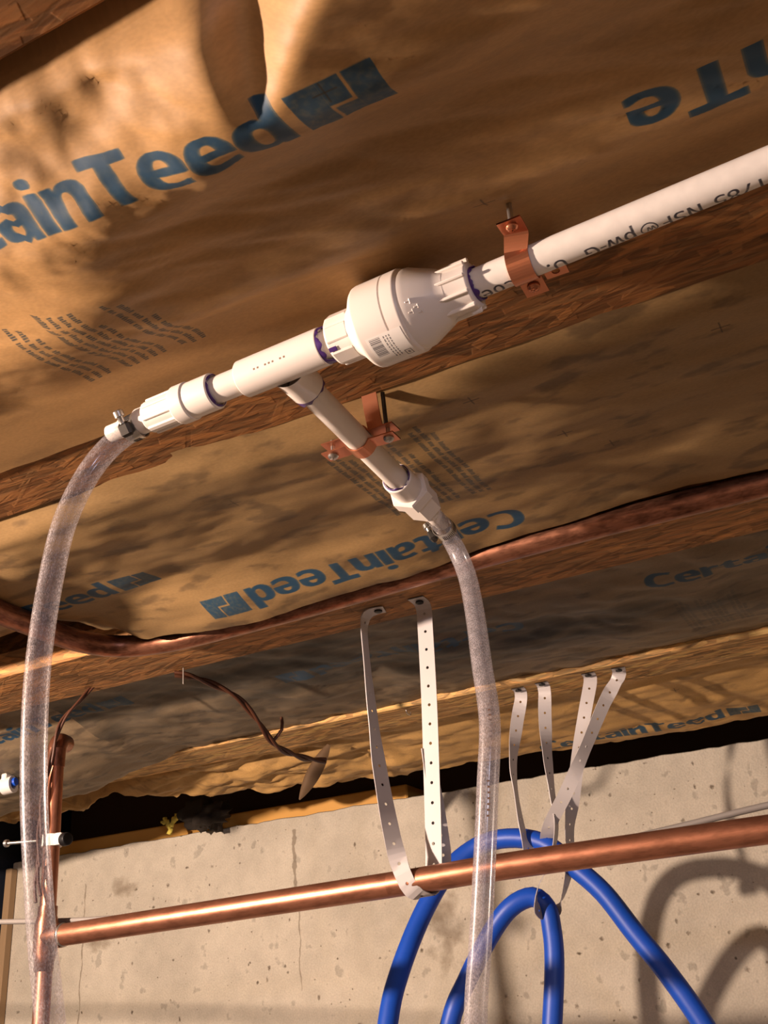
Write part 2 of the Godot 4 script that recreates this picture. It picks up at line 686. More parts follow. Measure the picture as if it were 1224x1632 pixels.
func clear_vinyl(lo: float, hi: float) -> StandardMaterial3D:
	# soft clear hose: milky, with fine droplets and scratches inside
	var img := Image.create_empty(256, 1024, false, Image.FORMAT_RGBA8)
	var f := noise(0.16, 3, 61)
	var g := noise(0.02, 2, 62)
	for y in 1024:
		for x in 256:
			var k := clampf(0.5 + 0.9 * f.get_noise_2d(x, y * 0.7) + 0.3 * g.get_noise_2d(x, y), 0.0, 1.0)
			var v := lerpf(0.54, 0.80, k)
			img.set_pixel(x, y, Color(v, v * 0.96, v * 0.98, lerpf(lo, hi, k)))
	var m := StandardMaterial3D.new()
	m.albedo_texture = ImageTexture.create_from_image(img)
	m.transparency = BaseMaterial3D.TRANSPARENCY_ALPHA
	m.uv1_scale = Vector3(1, 3, 1)
	m.roughness = 0.3
	m.clearcoat_enabled = true
	m.clearcoat = 1.0
	m.clearcoat_roughness = 0.12
	return m


func pvc_print() -> StandardMaterial3D:
	# the pipe with its printed line; u round (67 mm), v along: one repeat is 0.5 m
	var w := 256
	var h := 1920
	var c := Canvas.new(h, w)
	var n := noise(0.02, 3, 71)
	for y in w:
		for x in h:
			var f := 1.0 + 0.03 * n.get_noise_2d(x, y)
			var o := (y * h + x) * 3
			c.b[o] = int(minf(255.0, 232 * f))
			c.b[o + 1] = int(minf(255.0, 224 * f))
			c.b[o + 2] = int(minf(255.0, 214 * f))
	var px := h / 0.5
	var g := func(x: int, y: int) -> float: return clampf(0.9 + 0.5 * n.get_noise_2d(x * 2.5, y * 2.5), 0.0, 1.0)
	var ink := Color8(38, 36, 44)
	for q in [["Coex", 0.004], ["U.", 0.060], ["pw-G", 0.086], ["NSF", 0.137], ["D1785", 0.170], ["ASTM", 0.225]]:
		letter(c, q[0], q[1] + outline(q[0], false).w * 0.0152, 0.0195, 0.0152, px, -1, ink, 0.85, g, 0.00022, false)
	# the round certification mark
	for k in 60:
		var t := TAU * k / 60
		var e := Vector2(0.1285 + cos(t) * 0.0052, 0.0150 + sin(t) * 0.0052) * px
		c.rect(e.x - 1.6, e.y - 1.6, e.x + 1.6, e.y + 1.6, ink, 0.8)
	letter(c, "W", 0.1325, 0.0172, 0.0066, px, -1, ink, 0.85, g, 0.0, true)
	# turn so that rows run along the pipe
	var img := Image.create_from_data(h, w, false, Image.FORMAT_RGB8, c.b)
	img.rotate_90(CLOCKWISE)
	var m := StandardMaterial3D.new()
	m.albedo_texture = ImageTexture.create_from_image(img)
	m.uv1_scale = Vector3(1, 2, 1)
	m.roughness = 0.38
	return m


# ---------------------------------------------------------------- the scene
func _ready() -> void:
	rng.seed = 20240
	var cam := Camera3D.new()
	cam.name = "camera"
	cam.fov = 51.2925
	cam.near = 0.02
	cam.far = 50.0
	cam.transform = Transform3D(Basis(Vector3(0.8835377, -0.06094722, -0.46437762), Vector3(0.25319428, 0.89628259, 0.36410187), Vector3(0.39402258, -0.43927548, 0.80733095)), Vector3(0, 1.75, 0))
	add_child(cam)
	cam.current = true
	var env := Environment.new()
	env.background_mode = Environment.BG_COLOR
	env.background_color = Color.BLACK
	env.tonemap_mode = Environment.TONE_MAPPER_LINEAR
	env.tonemap_exposure = 1.0
	env.sdfgi_enabled = true
	env.ssao_enabled = true
	env.ssil_enabled = true
	var we := WorldEnvironment.new()
	we.name = "world"
	we.environment = env
	add_child(we)
	unseen_lamp_bulb(Vector3(-1.47, 2.135, 0.02), 5.3, Color8(255, 226, 205), "unseen warm light bulb out of view at left, lighting the wall and pipes", 0.03)  # out of view, placed to light the wall and pipes from the left
	unseen_lamp_bulb(Vector3(1.1, 2.02, 1.3), 0.75, Color8(226, 226, 255), "unseen cool white light bulb out of view behind, lighting the shaded sides", 0.04)  # out of view, placed to give the shaded sides a weak cool light
	materials()
	room()
	joists()
	insulation()
	pvc_run()
	copper_pipes()
	straps()
	hoses()
	small_things()


func unseen_lamp_bulb(at: Vector3, energy: float, col: Color, label: String, r: float) -> void:
	var t := thing("unseen_light_bulb", label, "lamp", at)
	var glow := flat(col, 0.3)
	glow.emission_enabled = true
	glow.emission = col
	glow.emission_energy_multiplier = 6.0
	part("bulb", lathed(Vector3(0, -r, 0), Vector3.UP, [[0.0, 0.0], [r * 0.06, r * 0.35], [r * 0.3, r * 0.72], [r * 0.7, r * 0.97], [r, r], [r * 1.4, r * 0.92], [r * 2.0, r * 0.55], [r * 2.4, r * 0.42], [r * 2.5, 0.0]], 28), glow, t)
	part("socket", lathed(Vector3(0, r * 1.42, 0), Vector3.UP, [[0.0, 0.014], [0.0, 0.019, 1], [0.03, 0.019, 1], [0.045, 0.009], [0.045, 0.0]], 24), flat(Color8(40, 38, 36), 0.5), t)
	part("cord", tubed([Vector3(0, r * 1.42 + 0.044, 0), Vector3(0.002, 0.2, 0), Vector3(0, 2.538 - at.y, 0)], 0.0035, 10), flat(Color8(30, 28, 26), 0.6), t)
	var l := OmniLight3D.new()
	l.name = "lamp"
	l.light_energy = energy
	l.light_color = col
	l.light_size = r
	l.omni_range = 12.0
	l.omni_attenuation = 2.0
	l.shadow_enabled = true
	t.add_child(l)


func materials() -> void:
	M.osb = strand_board(5, Color8(144, 98, 58))
	M.osb_mid = strand_board(6, Color8(164, 118, 74))
	M.osb_light = strand_board(7, Color8(196, 154, 100))
	M.lumber = flat(Color8(190, 150, 96), 0.7)
	M.pvc = flat(Color8(232, 222, 212), 0.36)
	M.primer = flat(Color8(72, 42, 110), 0.35)
	M.copper = copper(31, 0.86, 0.3)
	M.copper_dark = copper(35, 0.74, 0.65)
	M.strap_copper = flat(Color8(200, 132, 100), 0.32, 0.9)
	M.zinc = flat(Color8(190, 186, 180), 0.3, 0.9)
	M.steel_dark = flat(Color8(70, 66, 62), 0.45, 0.8)
	M.hanger = flat(Color8(190, 184, 182), 0.42)
	M.faint = flat(Color8(128, 98, 80), 0.7)
	M.nail = flat(Color8(24, 23, 24), 0.5, 0.4)
	M.blue = flat(Color8(16, 74, 182), 0.45)
	M.wire = flat(Color8(74, 40, 22), 0.5)
	M.cable = flat(Color8(128, 122, 116), 0.55)
	M.vinyl = clear_vinyl(0.22, 0.46)
	M.vinyl_cloudy = clear_vinyl(0.43, 0.50)
	M.fiber = flat(Color8(208, 190, 120), 1.0)
	M.ink = flat(Color8(46, 44, 50), 0.6)


# ---------------------------------------------------------------- the setting
func uv_face(a: Acc, p: Array, out: Vector3, uv: Array) -> void:
	a.face(p, out, uv)


func room() -> void:
	var top := 2.203
	# foundation wall: its face carries the concrete in metres from the left end and the top
	var a := Acc.new()
	var x0 := -2.14
	var x1 := 2.2
	var nx := 60
	var p := []
	var uv := []
	var n := noise(14.0, 3, 3)
	for i in nx * 4 + 1:
		var x := lerpf(x0, x1, i / (nx * 4.0))
		var yt := top + 0.0035 * n.get_noise_2d(x, 1.0) + 0.002 * n.get_noise_2d(x * 4.0, 7.0)
		p.append([Vector3(x, 0, WALL_Z), Vector3(x, 1.2, WALL_Z), Vector3(x, yt - 0.004, WALL_Z), Vector3(x, yt, WALL_Z - 0.006), Vector3(x, yt, WALL_Z - 0.25)])
		uv.append([])
		for q in p[-1]:
			uv[-1].append(Vector2((x - x0) / 2.2, (top - q.y + WALL_Z - q.z) / 1.1))
	a.grid(p, uv)
	a.face([Vector3(x0, 0, WALL_Z), Vector3(x0, top - 0.006, WALL_Z), Vector3(x0, top - 0.006, WALL_Z - 0.25), Vector3(x0, 0, WALL_Z - 0.25)], Vector3.LEFT)
	structure("wall_back", a, concrete(), "pale cast concrete foundation wall with air holes and form lines", "wall")
	var dull := flat(Color8(170, 160, 142), 0.9)
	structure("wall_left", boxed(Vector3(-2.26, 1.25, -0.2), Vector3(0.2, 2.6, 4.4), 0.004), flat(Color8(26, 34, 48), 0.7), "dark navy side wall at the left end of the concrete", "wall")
	structure("wall_right", boxed(Vector3(2.3, 1.25, -0.2), Vector3(0.2, 2.6, 4.4), 0.004), dull, "plain concrete wall at the right end of the room", "wall")
	structure("wall_front", boxed(Vector3(0, 1.25, 2.1), Vector3(4.8, 2.6, 0.2), 0.004), dull, "plain concrete wall behind the viewer", "wall")
	structure("floor", boxed(Vector3(0, -0.1, -0.1), Vector3(4.8, 0.2, 4.6), 0.004), flat(Color8(112, 106, 98), 0.8), "grey concrete basement floor", "floor")
	structure("ceiling", boxed(Vector3(0, 2.56, -0.1), Vector3(4.8, 0.04, 4.6), 0.002), M.osb, "strand board subfloor above the joists", "ceiling")
	# wooden sill on the wall; the rim board behind is darkened for cavity shade
	structure("trim_1", boxed(Vector3(-1.585, 2.222, -2.20), Vector3(1.11, 0.037, 0.14), 0.003), flat(Color8(214, 160, 78), 0.65), "yellow wooden sill board lying on the left part of the concrete wall", "sill")
	structure("trim_2", boxed(Vector3(0.03, 2.39, -2.30), Vector3(4.34, 0.298, 0.03), 0.002), flat(Color8(66, 46, 30), 0.85), "strand board rim standing on the sill plate, coloured dark for the shade in its cavity", "rim board")
	structure("trim_3", boxed(Vector3(-2.132, 1.09, WALL_Z + 0.012), Vector3(0.02, 2.19, 0.024), 0.003), flat(Color8(150, 124, 92), 0.8), "narrow brown wooden strip at the left end of the concrete wall", "trim")


func joist(z_far: float, z_near: float, m: Material, label: String) -> void:
	var t := thing("floor_joist", label, "joist", Vector3(0, H, (z_far + z_near) / 2.0))
	var w := z_near - z_far
	var l := 4.36
	for f in [["bottom_flange", 0.019], ["top_flange", 0.278]]:
		var a := Acc.new()
		box(a, Vector3(0, f[1], 0), Vector3(l, 0.038, w), 0.0025)
		for k in a.v.size():
			a.t[k] = Vector2(a.v[k].x / 0.62, (a.v[k].z + a.v[k].y) / 0.155 + z_far * 3.7)
		part(f[0], a, m, t)
	var b := Acc.new()
	box(b, Vector3(0, 0.148, 0), Vector3(l, 0.222, 0.011), 0.0)
	for k in b.v.size():
		b.t[k] = Vector2(b.v[k].x / 0.62, (b.v[k].z + b.v[k].y) / 0.155)
	part("web", b, M.osb, t)


func joists() -> void:
	joist(-0.285, -0.15, M.osb, "wood floor joist nearest overhead, a corner of it at top left")
	joist(-0.695, -0.545, M.osb, "strand wood floor joist right above the white plastic pipe")
	joist(-1.198, -1.062, M.osb_mid, "strand wood floor joist beside the ceiling copper pipe, holding the long strap")
	joist(-1.69, -1.58, M.osb_light, "strand wood floor joist nearest the concrete wall, with four straps nailed on")


# ---------------------------------------------------------------- insulation
func lookup(keys: Array, x: float) -> float:
	# smooth curve through [x, value] pairs
	if x <= keys[0][0]:
		return keys[0][1]
	for k in keys.size() - 1:
		if x <= keys[k + 1][0]:
			var f: float = (x - keys[k][0]) / (keys[k + 1][0] - keys[k][0])
			return lerpf(keys[k][1], keys[k + 1][1], f * f * (3.0 - 2.0 * f))
	return keys[-1][1]


func batt(label: String, m: Material, x0: float, x1: float, near: float, far, origin: float, wide: float, step: float, zref: float, height) -> void:
	# far(x): where the paper ends on the wall side; height(x, z, t): its level, t from 0 at the far edge to 1 at the near one.
	# The print runs with the paper's own length: row near - wide + y of the print lies at z when the section is flat, and zref stays put.
	var t := thing("insulation_batt", label, "insulation", Vector3(0, 0, near))
	var nx := int((x1 - x0) / step)
	var nz := int(wide / step)
	var z0: float = near - wide
	var p := []
	var uv := []
	for i in nx + 1:
		var x := lerpf(x0, x1, float(i) / nx)
		var pr := []
		var arc := [0.0]
		var zf: float = far.call(x)
		for j in nz + 1:
			var s := float(j) / nz
			var z := lerpf(zf, near, s)
			pr.append(Vector3(x, height.call(x, z, s), z - near))
			if j:
				arc.append(arc[-1] + lerpf(pr[j].distance_to(pr[j - 1]), absf(pr[j].z - pr[j - 1].z), 0.35))
		var at_ref: float = arc[clampi(int(round((zref - zf) / (near - zf) * nz)), 0, nz)]
		var ur := []
		for j in nz + 1:
			ur.append(Vector2((x - origin) / KLEN, clampf((zref - z0 + arc[j] - at_ref) / wide, 0.003, 0.997)))
		p.append(pr)
		uv.append(ur)
	var a := Acc.new()
	a.grid(p, uv)
	part("kraft_facing", a, m, t)
	part("fiberglass_fill", boxed(Vector3((x0 + x1) / 2.0, 2.46, (far.call(0.0) - near) / 2.0), Vector3(x1 - x0, 0.14, absf(far.call(0.0) - near) - 0.05), 0.03), M.fiber, t)


func insulation() -> void:
	var crumple := noise(9.0, 4, 21)
	var ridge := noise(16.0, 3, 22)
	ridge.fractal_type = FastNoiseLite.FRACTAL_RIDGED
	var soft := noise(3.0, 2, 23)

	# bay overhead, its paper puckered at the left
	var m1 := kraft(101, 0.344, 0.10, Color8(168, 130, 84), func(c: Canvas, px: float, g) -> void:
		brand_print(c, 1.0 - 0.563, 0.250, px, 1, g)
		var lap := func(x: int, y: int) -> float: return 0.9 if x > (1.0 - 0.062) * px else 0.0
		brand_print(c, 1.0 + 0.208, 0.158, px, -1, lap)
		fine_print(c, 1.0 - 0.525, 1.0 - 0.405, 0.080, 0.175, px, g)
		for q in [[-0.193, 0.276], [-0.164, 0.115], [0.02, 0.26], [-0.05, 0.31]]:
			cross(c, 1.0 + q[0], q[1], px))
	batt("brown paper-faced insulation nearest overhead, puckered and lit at left", m1, -1.6, 0.7, -0.2865, func(x: float): return -0.607 - 0.014 * smoothstep(-0.40, -0.55, x) + 0.004 * soft.get_noise_2d(x * 3.0, 2.0), -1.0, 0.344, 0.0035, -0.43, func(x: float, z: float, s: float) -> float:
		var up := clampf((z + 0.362) / 0.09, 0.0, 1.0)
		var fold := -0.224 + 1.0 * (z + 0.372)       # where the paper has dropped to its level on the right
		var px := x - fold
		var r := smoothstep(-0.19 + 0.10 * up, -0.02 + 0.03 * up, px)
		# it is stapled flat over the joist, then drops away from it
		# left of the fold: down to a crest, then a recess towards the left end
		var left := H + lookup([[-0.62, -0.002], [-0.555, -0.003], [-0.465, -0.042], [-0.40, -0.034], [-0.315, -0.010], [-0.2865, 0.024]], z) + 0.040 * smoothstep(-0.33, -0.62, x) * smoothstep(-0.56, -0.44, z)
		# right of it: hanging lower the nearer it comes
		var right := H + lookup([[-0.62, -0.002], [-0.545, -0.002], [-0.500, -0.018], [-0.430, -0.016], [-0.365, -0.043], [-0.27, -0.056]], z)
		var h := lerpf(left, right, r)
		h += 0.0035 * soft.get_noise_2d(x, z * 2.5) + 0.0022 * ridge.get_noise_2d(x * 0.30, z * 1.2 + 0.45 * x)
		# crumpled part
		var c := smoothstep(-0.20, -0.32, x) * smoothstep(-0.45, -0.37, z)
		h += c * (0.0085 * crumple.get_noise_2d(x * 0.7, z * 0.7) + 0.0016 * ridge.get_noise_2d(x * 0.8, z * 0.8))
		# the pucker that runs up from its point: a deep fold beside the drop
		h += 0.070 * up * exp(-pow((px + 0.024 + 0.042 * up) / (0.008 + 0.021 * up), 2.0))
		h = lerpf(H - 0.002, h, smoothstep(-0.57, -0.515, z))
		return h)

	# second bay, past the plastic pipe
	var m2 := kraft(202, 0.33, 0.34, Color8(148, 119, 79), func(c: Canvas, px: float, g) -> void:
		brand_print(c, 1.25 - 1.133, 0.104, px, 1, g)
		brand_print(c, 1.25 - 0.313, 0.054, px, -1, g)
		fine_print(c, 1.25 - 0.43, 1.25 - 0.318, 0.10, 0.25, px, g)
		for q in [[-0.27, 0.27], [-0.22, 0.17], [-0.19, 0.12], [-0.42, 0.11], [-0.06, 0.26], [-0.55, 0.22], [-0.8, 0.2]]:
			cross(c, 1.25 + q[0], q[1], px))
	batt("brown paper-faced insulation behind the white plastic tee, printed twice in blue", m2, -1.9, 0.7, -0.68, func(_x): return -1.01, -1.25, 0.33, 0.006, -0.88, func(x: float, z: float, s: float) -> float:
		var edge := lookup([[-1.06, 0.034], [-0.97, 0.034], [-0.90, 0.004], [-0.83, -0.024], [-0.70, -0.036], [-0.5, -0.030], [-0.34, -0.018], [-0.2, -0.010], [0.0, -0.015]], x)
		var h := H + lerpf(edge, -0.004, smoothstep(0.0, 0.35, s)) + 0.012 * smoothstep(0.85, 1.0, s) - 0.005 * smoothstep(0.2, 0.7, s)
		return h + 0.004 * soft.get_noise_2d(x * 1.5, z * 3.0) + 0.0015 * ridge.get_noise_2d(x * 0.3, z) - 0.004 * exp(-s * 30.0) * crumple.get_noise_2d(x * 0.7, 5.0))

	# third bay, dusty
	var m3 := kraft(303, 0.42, 0.40, Color8(150, 128, 98), func(c: Canvas, px: float, g) -> void:
		brand_print(c, 1.25 - 0.268, 0.290, px, 1, g)
		brand_print(c, 1.25 - 0.458, 0.274, px, -1, g, 0.95)
		fine_print(c, 1.25 - 0.255, 1.25 - 0.165, 0.10, 0.22, px, g, 0.35),
		func(x: float, y: float) -> float: return 0.25 + 0.8 * (exp(-pow((x - 0.45) / 0.33, 2.0) - pow((y - 0.30) / 0.10, 2.0)) + 0.9 * exp(-pow((x - 0.80) / 0.30, 2.0) - pow((y - 0.20) / 0.06, 2.0)) + 0.8 * exp(-pow((x + 0.1) / 0.2, 2.0) - pow((y - 0.30) / 0.12, 2.0))))
	batt("grey dusty paper-faced insulation between the two joists that carry straps", m3, -2.1, 0.7, -1.19, func(_x): return -1.61, -1.25, 0.42, 0.007, -1.35, func(x: float, z: float, s: float) -> float:
		var edge := lookup([[-1.9, -0.070], [-1.46, -0.042], [-1.28, -0.012], [-1.2, 0.004], [-0.9, 0.008], [0.0, 0.010]], x)
		var h := H + lerpf(0.022, edge, smoothstep(1.0, 0.12, s)) + 0.05 * smoothstep(0.06, 0.0, s)
		return h - 0.014 * sin(PI * s) * sin(PI * s) * (0.6 + soft.get_noise_2d(x, z)) + 0.005 * soft.get_noise_2d(x * 2.0, z * 3.0) + 0.003 * ridge.get_noise_2d(x * 0.5, z * 0.8 + x * 0.5))

	# last bay, ending loose above the wall
	var m4 := kraft(404, 0.30, 0.25, Color8(184, 146, 90), func(c: Canvas, px: float, g) -> void:
		brand_print(c, 1.25 - 0.64, 0.048, px, 1, g, 0.8)
		cross(c, 0.9, 0.2, px))
	batt("brown paper-faced insulation hanging loose and ragged above the concrete wall", m4, -2.1, 0.7, -1.68, func(x: float): return lookup([[-2.0, -1.76], [-1.64, -1.745], [-1.49, -1.70], [-1.38, -1.775], [-1.27, -1.85], [-0.99, -1.92], [-0.72, -1.925], [-0.48, -1.965], [-0.2, -1.965]], x) + 0.012 * crumple.get_noise_2d(x * 1.4, 3.0), -1.25, 0.30, 0.006, -1.85, func(x: float, z: float, s: float) -> float:
		var loose := smoothstep(-0.75, -1.1, x)
		var h := H + lerpf(0.010, -0.030, smoothstep(1.0, 0.0, s))
		h += 0.03 * smoothstep(0.9, 1.0, s)
		h += (0.005 + 0.010 * loose) * soft.get_noise_2d(x * 1.8, z * 4.0) + (0.003 + 0.004 * loose) * ridge.get_noise_2d(x * 0.35, z * 1.2)
		h += 0.007 * loose * crumple.get_noise_2d(x * 0.7, z * 1.5)
		return h)


# ---------------------------------------------------------------- PVC
func on_pipe(x: float) -> Vector3:
	return Vector3(x, PIPE_Y, -0.576 + (x + 0.488) * 0.055)


func stain(at: Vector3, dir: Vector3, r: float, w: float, s: int, parent: Node, drip := 0.0) -> void:
	# purple primer smeared round a joint
	var n := noise(1.0, 2, s)
	var a := Acc.new()
	lathe(a, at - dir.normalized() * w, dir, [[0.0, r - 0.0006], [0.0001, r + 0.00025], [w, r + 0.00035], [2.0 * w, r + 0.00025], [2.0 * w + 0.0001, r - 0.0006]], 64, func(f: float, l: float, rr: float) -> Vector2:
		var k := 0.75 + 1.1 * n.get_noise_2d(cos(f) * 1.3, sin(f) * 1.3) + drip * exp(-pow(wrapf(f - 5.2, -PI, PI) / 0.35, 2.0))
		return Vector2(w + (l - w) * maxf(k, 0.12), rr))
	part("primer_stain", a, M.primer, parent)


func rounded(l0: float, l1: float, r: float, e := 0.0012) -> Array:
	return [[l0, 0.0], [l0, r - e, 1], [l0 + e * 0.3, r - e * 0.3], [l0 + e, r], [l1 - e, r], [l1 - e * 0.3, r - e * 0.3], [l1, r - e], [l1, 0.0, 1]]


func socket(l0: float, l1: float, r: float, inner: float, e := 0.0012) -> Array:
	# a hub open at its l0 end
	return [[l0 + 0.006, inner], [l0, inner + 0.0006, 1], [l0, r - e, 1], [l0 + e * 0.3, r - e * 0.3], [l0 + e, r], [l1 - e, r], [l1 - e * 0.3, r - e * 0.3], [l1, r - e], [l1, 0.0, 1]]


func adapter(t: Node3D, at: Vector3, dir: Vector3, s: int, ribbed: bool) -> void:
	# male hose adapter: hub, collar with flats, threaded nose; dir points away from the pipe
	var d := dir.normalized()
	var b := aim(d)
	var hub := part("hose_adapter", lathed(at, d, socket(0.0, 0.026, 0.0146, 0.0112), 48), M.pvc, t)
	stain(at + d * 0.0005, d, 0.0128, 0.0022, s, hub, 0.6)
	if ribbed:
		var a := Acc.new()
		lathe(a, at + d * 0.024, d, rounded(0.0, 0.013, 0.0158), 48)
		lathe(a, at + d * 0.036, d, rounded(0.0, 0.031, 0.0130), 48)
		for k in 8:
			var f: float = TAU * k / 8.0 + 0.2
			var o := b.x * cos(f) + b.y * sin(f)
			box(a, at + d * 0.0505 + o * 0.0132, Vector3(0.0045, 0.0024, 0.029), 0.0008, Basis(d.cross(o), o, d))
		part("ribbed_collar", a, M.pvc, hub)
	else:
		var a := Acc.new()
		prism(a, ngon(6, 0.0204, 0.35), at + d * 0.025, b, 0.016, 0.0016)
		prism(a, ngon(6, 0.0170, 0.35), at + d * 0.041, b, 0.030, 0.0024)
		part("hex_collar", a, M.pvc, hub)
	var c := Acc.new()
	lathe(c, at + d * (0.066 if ribbed else 0.070), d, rounded(0.0, 0.012, 0.0108), 32)
	lathe(c, at + d * (0.076 if ribbed else 0.080), d, [[0.0, 0.0074], [0.006, 0.0083], [0.0065, 0.0074, 1], [0.013, 0.0083], [0.0135, 0.0074, 1], [0.020, 0.0083], [0.0205, 0.0072, 1], [0.034, 0.0070], [0.034, 0.0, 1]], 24)
	part("hose_barb", c, M.pvc, hub)


# a small curved patch on a round body, u along the axis, v round it
func patch(from: Vector3, dir: Vector3, r: float, l0: float, l1: float, f0: float, f1: float) -> Acc:
	var b := aim(dir)
	var p := []
	var uv := []
	for k in 25:
		var f := lerpf(f0, f1, k / 24.0)
		var o := b.x * cos(f) + b.y * sin(f)
		p.append([from + b.z * l0 + o * (r - 0.0003), from + b.z * (l0 + 0.0002) + o * r, from + b.z * (l1 - 0.0002) + o * r, from + b.z * l1 + o * (r - 0.0003)])
		uv.append([Vector2(0, k / 24.0), Vector2(0.01, k / 24.0), Vector2(0.99, k / 24.0), Vector2(1, k / 24.0)])
	var a := Acc.new()
	a.grid(p, uv, false, false)
	return a


func sticker(bars: bool) -> StandardMaterial3D:
	# a white paper label: bar code, a boxed mark, lines of type
	var c := Canvas.new(256, 256)
	for k in c.b.size():
		c.b[k] = [236, 230, 222][k % 3]
	var ink := Color8(54, 52, 56)
	var y := 14.0
	while y < (150.0 if bars else 120.0):
		var w := rng.randf_range(2.0, 7.0)
		c.rect(18, y, 96, y + w, ink, 0.85)
		y += w + rng.randf_range(2.5, 6.0)
	for k in 3:
		var v := 20.0
		while v < 190.0:
			var w2 := rng.randf_range(6.0, 22.0)
			c.rect(118 + k * 20, v, 127 + k * 20, v + w2, ink, 0.6)
			v += w2 + 6.0
	for e in [[188, 170, 236, 176], [188, 222, 236, 228], [188, 170, 194, 228], [230, 170, 236, 228]]:
		c.rect(e[0], e[1], e[2], e[3], ink, 0.7)
	c.rect(204, 186, 220, 212, ink, 0.5)
	var m := StandardMaterial3D.new()
	m.albedo_texture = c.texture()
	m.texture_repeat = false
	m.roughness = 0.5
	return m


func pvc_run() -> void:
	var t := thing("plastic_pipe_run", "white plastic pipe run with check valve, tee and two hose adapters under the joist", "pipe", on_pipe(-0.353))
	var o := -on_pipe(-0.353)
	var ax := (on_pipe(0.0) - on_pipe(-0.4)).normalized()
	var mp := pvc_print()
	var at := func(x: float) -> Vector3: return on_pipe(x) + o
	var along := func(x0: float, x1: float) -> Array: return [[0.0, 0.0], [0.0, 0.01065, 1], [x1 - x0, 0.01065], [x1 - x0, 0.0, 1]]
	part("supply_pipe", lathed(at.call(-0.2), ax, along.call(-0.2, 0.75), 48), mp, t)
	part("short_pipe", lathed(at.call(-0.424), ax, along.call(-0.424, -0.38), 48), M.pvc, t)
	part("short_pipe", lathed(at.call(-0.325), ax, along.call(-0.325, -0.297), 48), M.pvc, t)

	# the check valve
	var v0: Vector3 = at.call(-0.306)
	var va := Acc.new()
	lathe(va, v0, ax, [[0.010, 0.0112], [0.0, 0.0116, 1], [0.0, 0.0165, 1], [0.0006, 0.0175], [0.002, 0.0178], [0.019, 0.0182], [0.022, 0.0200], [0.0285, 0.0290], [0.0300, 0.0302], [0.0320, 0.0307], [0.0535, 0.0307], [0.0537, 0.0300, 1], [0.0547, 0.0300, 1], [0.0549, 0.0307, 1], [0.0640, 0.0307], [0.0655, 0.0302], [0.0665, 0.0292, 1], [0.072, 0.0285], [0.090, 0.0205], [0.096, 0.0172], [0.112, 0.0168], [0.1135, 0.0162], [0.1140, 0.0150], [0.1140, 0.0116, 1], [0.104, 0.0112, 1]], 72)
	var valve := part("check_valve", va, M.pvc, t)
	var b := aim(ax)
	for k in 10:
		var ra := Acc.new()
		var f: float = TAU * k / 10.0 + 0.15
		var q := b.x * cos(f) + b.y * sin(f)
		box(ra, v0 + ax * 0.1025 + q * 0.0170, Vector3(0.0024, 0.0050, 0.0225), 0.0008, Basis(ax.cross(q), q, ax))
		part("grip_rib", ra, M.pvc, valve)
	for k in 6:
		var rb := Acc.new()
		var f: float = TAU * k / 6.0 + 0.35
		var q := b.x * cos(f) + b.y * sin(f)
		box(rb, v0 + ax * 0.0105 + q * 0.0158, Vector3(0.0120, 0.0052, 0.0185), 0.0010, Basis(ax.cross(q), q, ax))
		part("grip_flat", rb, M.pvc, valve)
	var lab := part("label_sticker", patch(v0, ax, 0.03095, 0.0355, 0.0630, 4.05, 5.0), sticker(true), valve)
	lab.set_meta("label", "white barcode label")
	part("primer_stain", patch(v0, ax, 0.01875, 0.0010, 0.0075, 3.98, 4.16), M.primer, valve)
	# raised arrow and letters on the cone side
	var ea := Acc.new()
	for q in [[0.0735, 3.60, 0.004], [0.0775, 3.78, 0.003], [0.0790, 3.95, 0.003], [0.0735, 3.86, 0.0035]]:
		var rad: float = lerpf(0.0282, 0.0205, (q[0] - 0.072) / 0.018)
		var ou := b.x * cos(q[1]) + b.y * sin(q[1])
		var tilt := (ax * 0.92 - ou * 0.40).normalized()
		var outw := (ou * 0.92 + ax * 0.40).normalized()
		box(ea, v0 + ax * q[0] + ou * (rad + 0.0002), Vector3(0.0011, 0.0012, q[2]), 0.0003, Basis(tilt.cross(outw), outw, tilt))
		box(ea, v0 + ax * (q[0] + 0.0015) + ou * (rad - 0.0003), Vector3(q[2], 0.0012, 0.0010), 0.0003, Basis(tilt.cross(outw), outw, tilt))
	part("raised_lettering", ea, M.pvc, valve)
	stain(v0 + ax * 0.0004, ax, 0.0120, 0.0016, 5, valve)
	stain(v0 + ax * 0.1142, ax, 0.0119, 0.0030, 6, valve, 0.5)

	# the tee
	var x_tee := -0.3535
	var ta := Acc.new()
	lathe(ta, at.call(-0.390), ax, [[0.010, 0.0112], [0.0, 0.0116, 1], [0.0, 0.0138, 1], [0.0010, 0.0146], [0.0740, 0.0146], [0.0750, 0.0138], [0.0750, 0.0116, 1], [0.065, 0.0112, 1]], 56)
	var down := Vector3(-0.058, 0.0, -1.0).normalized()
	var c0: Vector3 = at.call(x_tee)
	lathe(ta, c0, down, [[0.008, 0.0160], [0.0150, 0.0150], [0.0220, 0.0146], [0.0375, 0.0146], [0.0385, 0.0138], [0.0385, 0.0116, 1], [0.030, 0.0112, 1]], 56)
	var tee := part("tee_fitting", ta, M.pvc, t)
	stain(at.call(-0.3152), ax, 0.0137, 0.0042, 8, tee, 1.3)
	stain(c0 + down * 0.0383, down, 0.0138, 0.0036, 9, tee, 1.6)
	var pa := Acc.new()
	for k in 9:
		if k in [2, 6]:
			continue
		var f := 3.55
		var q := b.x * cos(f) + b.y * sin(f)
		box(pa, at.call(-0.370 + k * 0.0034) + q * 0.01461, Vector3(0.0014, 0.0001, 0.0016), 0.0, Basis(ax.cross(q), q, ax))
	part("printed_mark", pa, M.faint, tee)

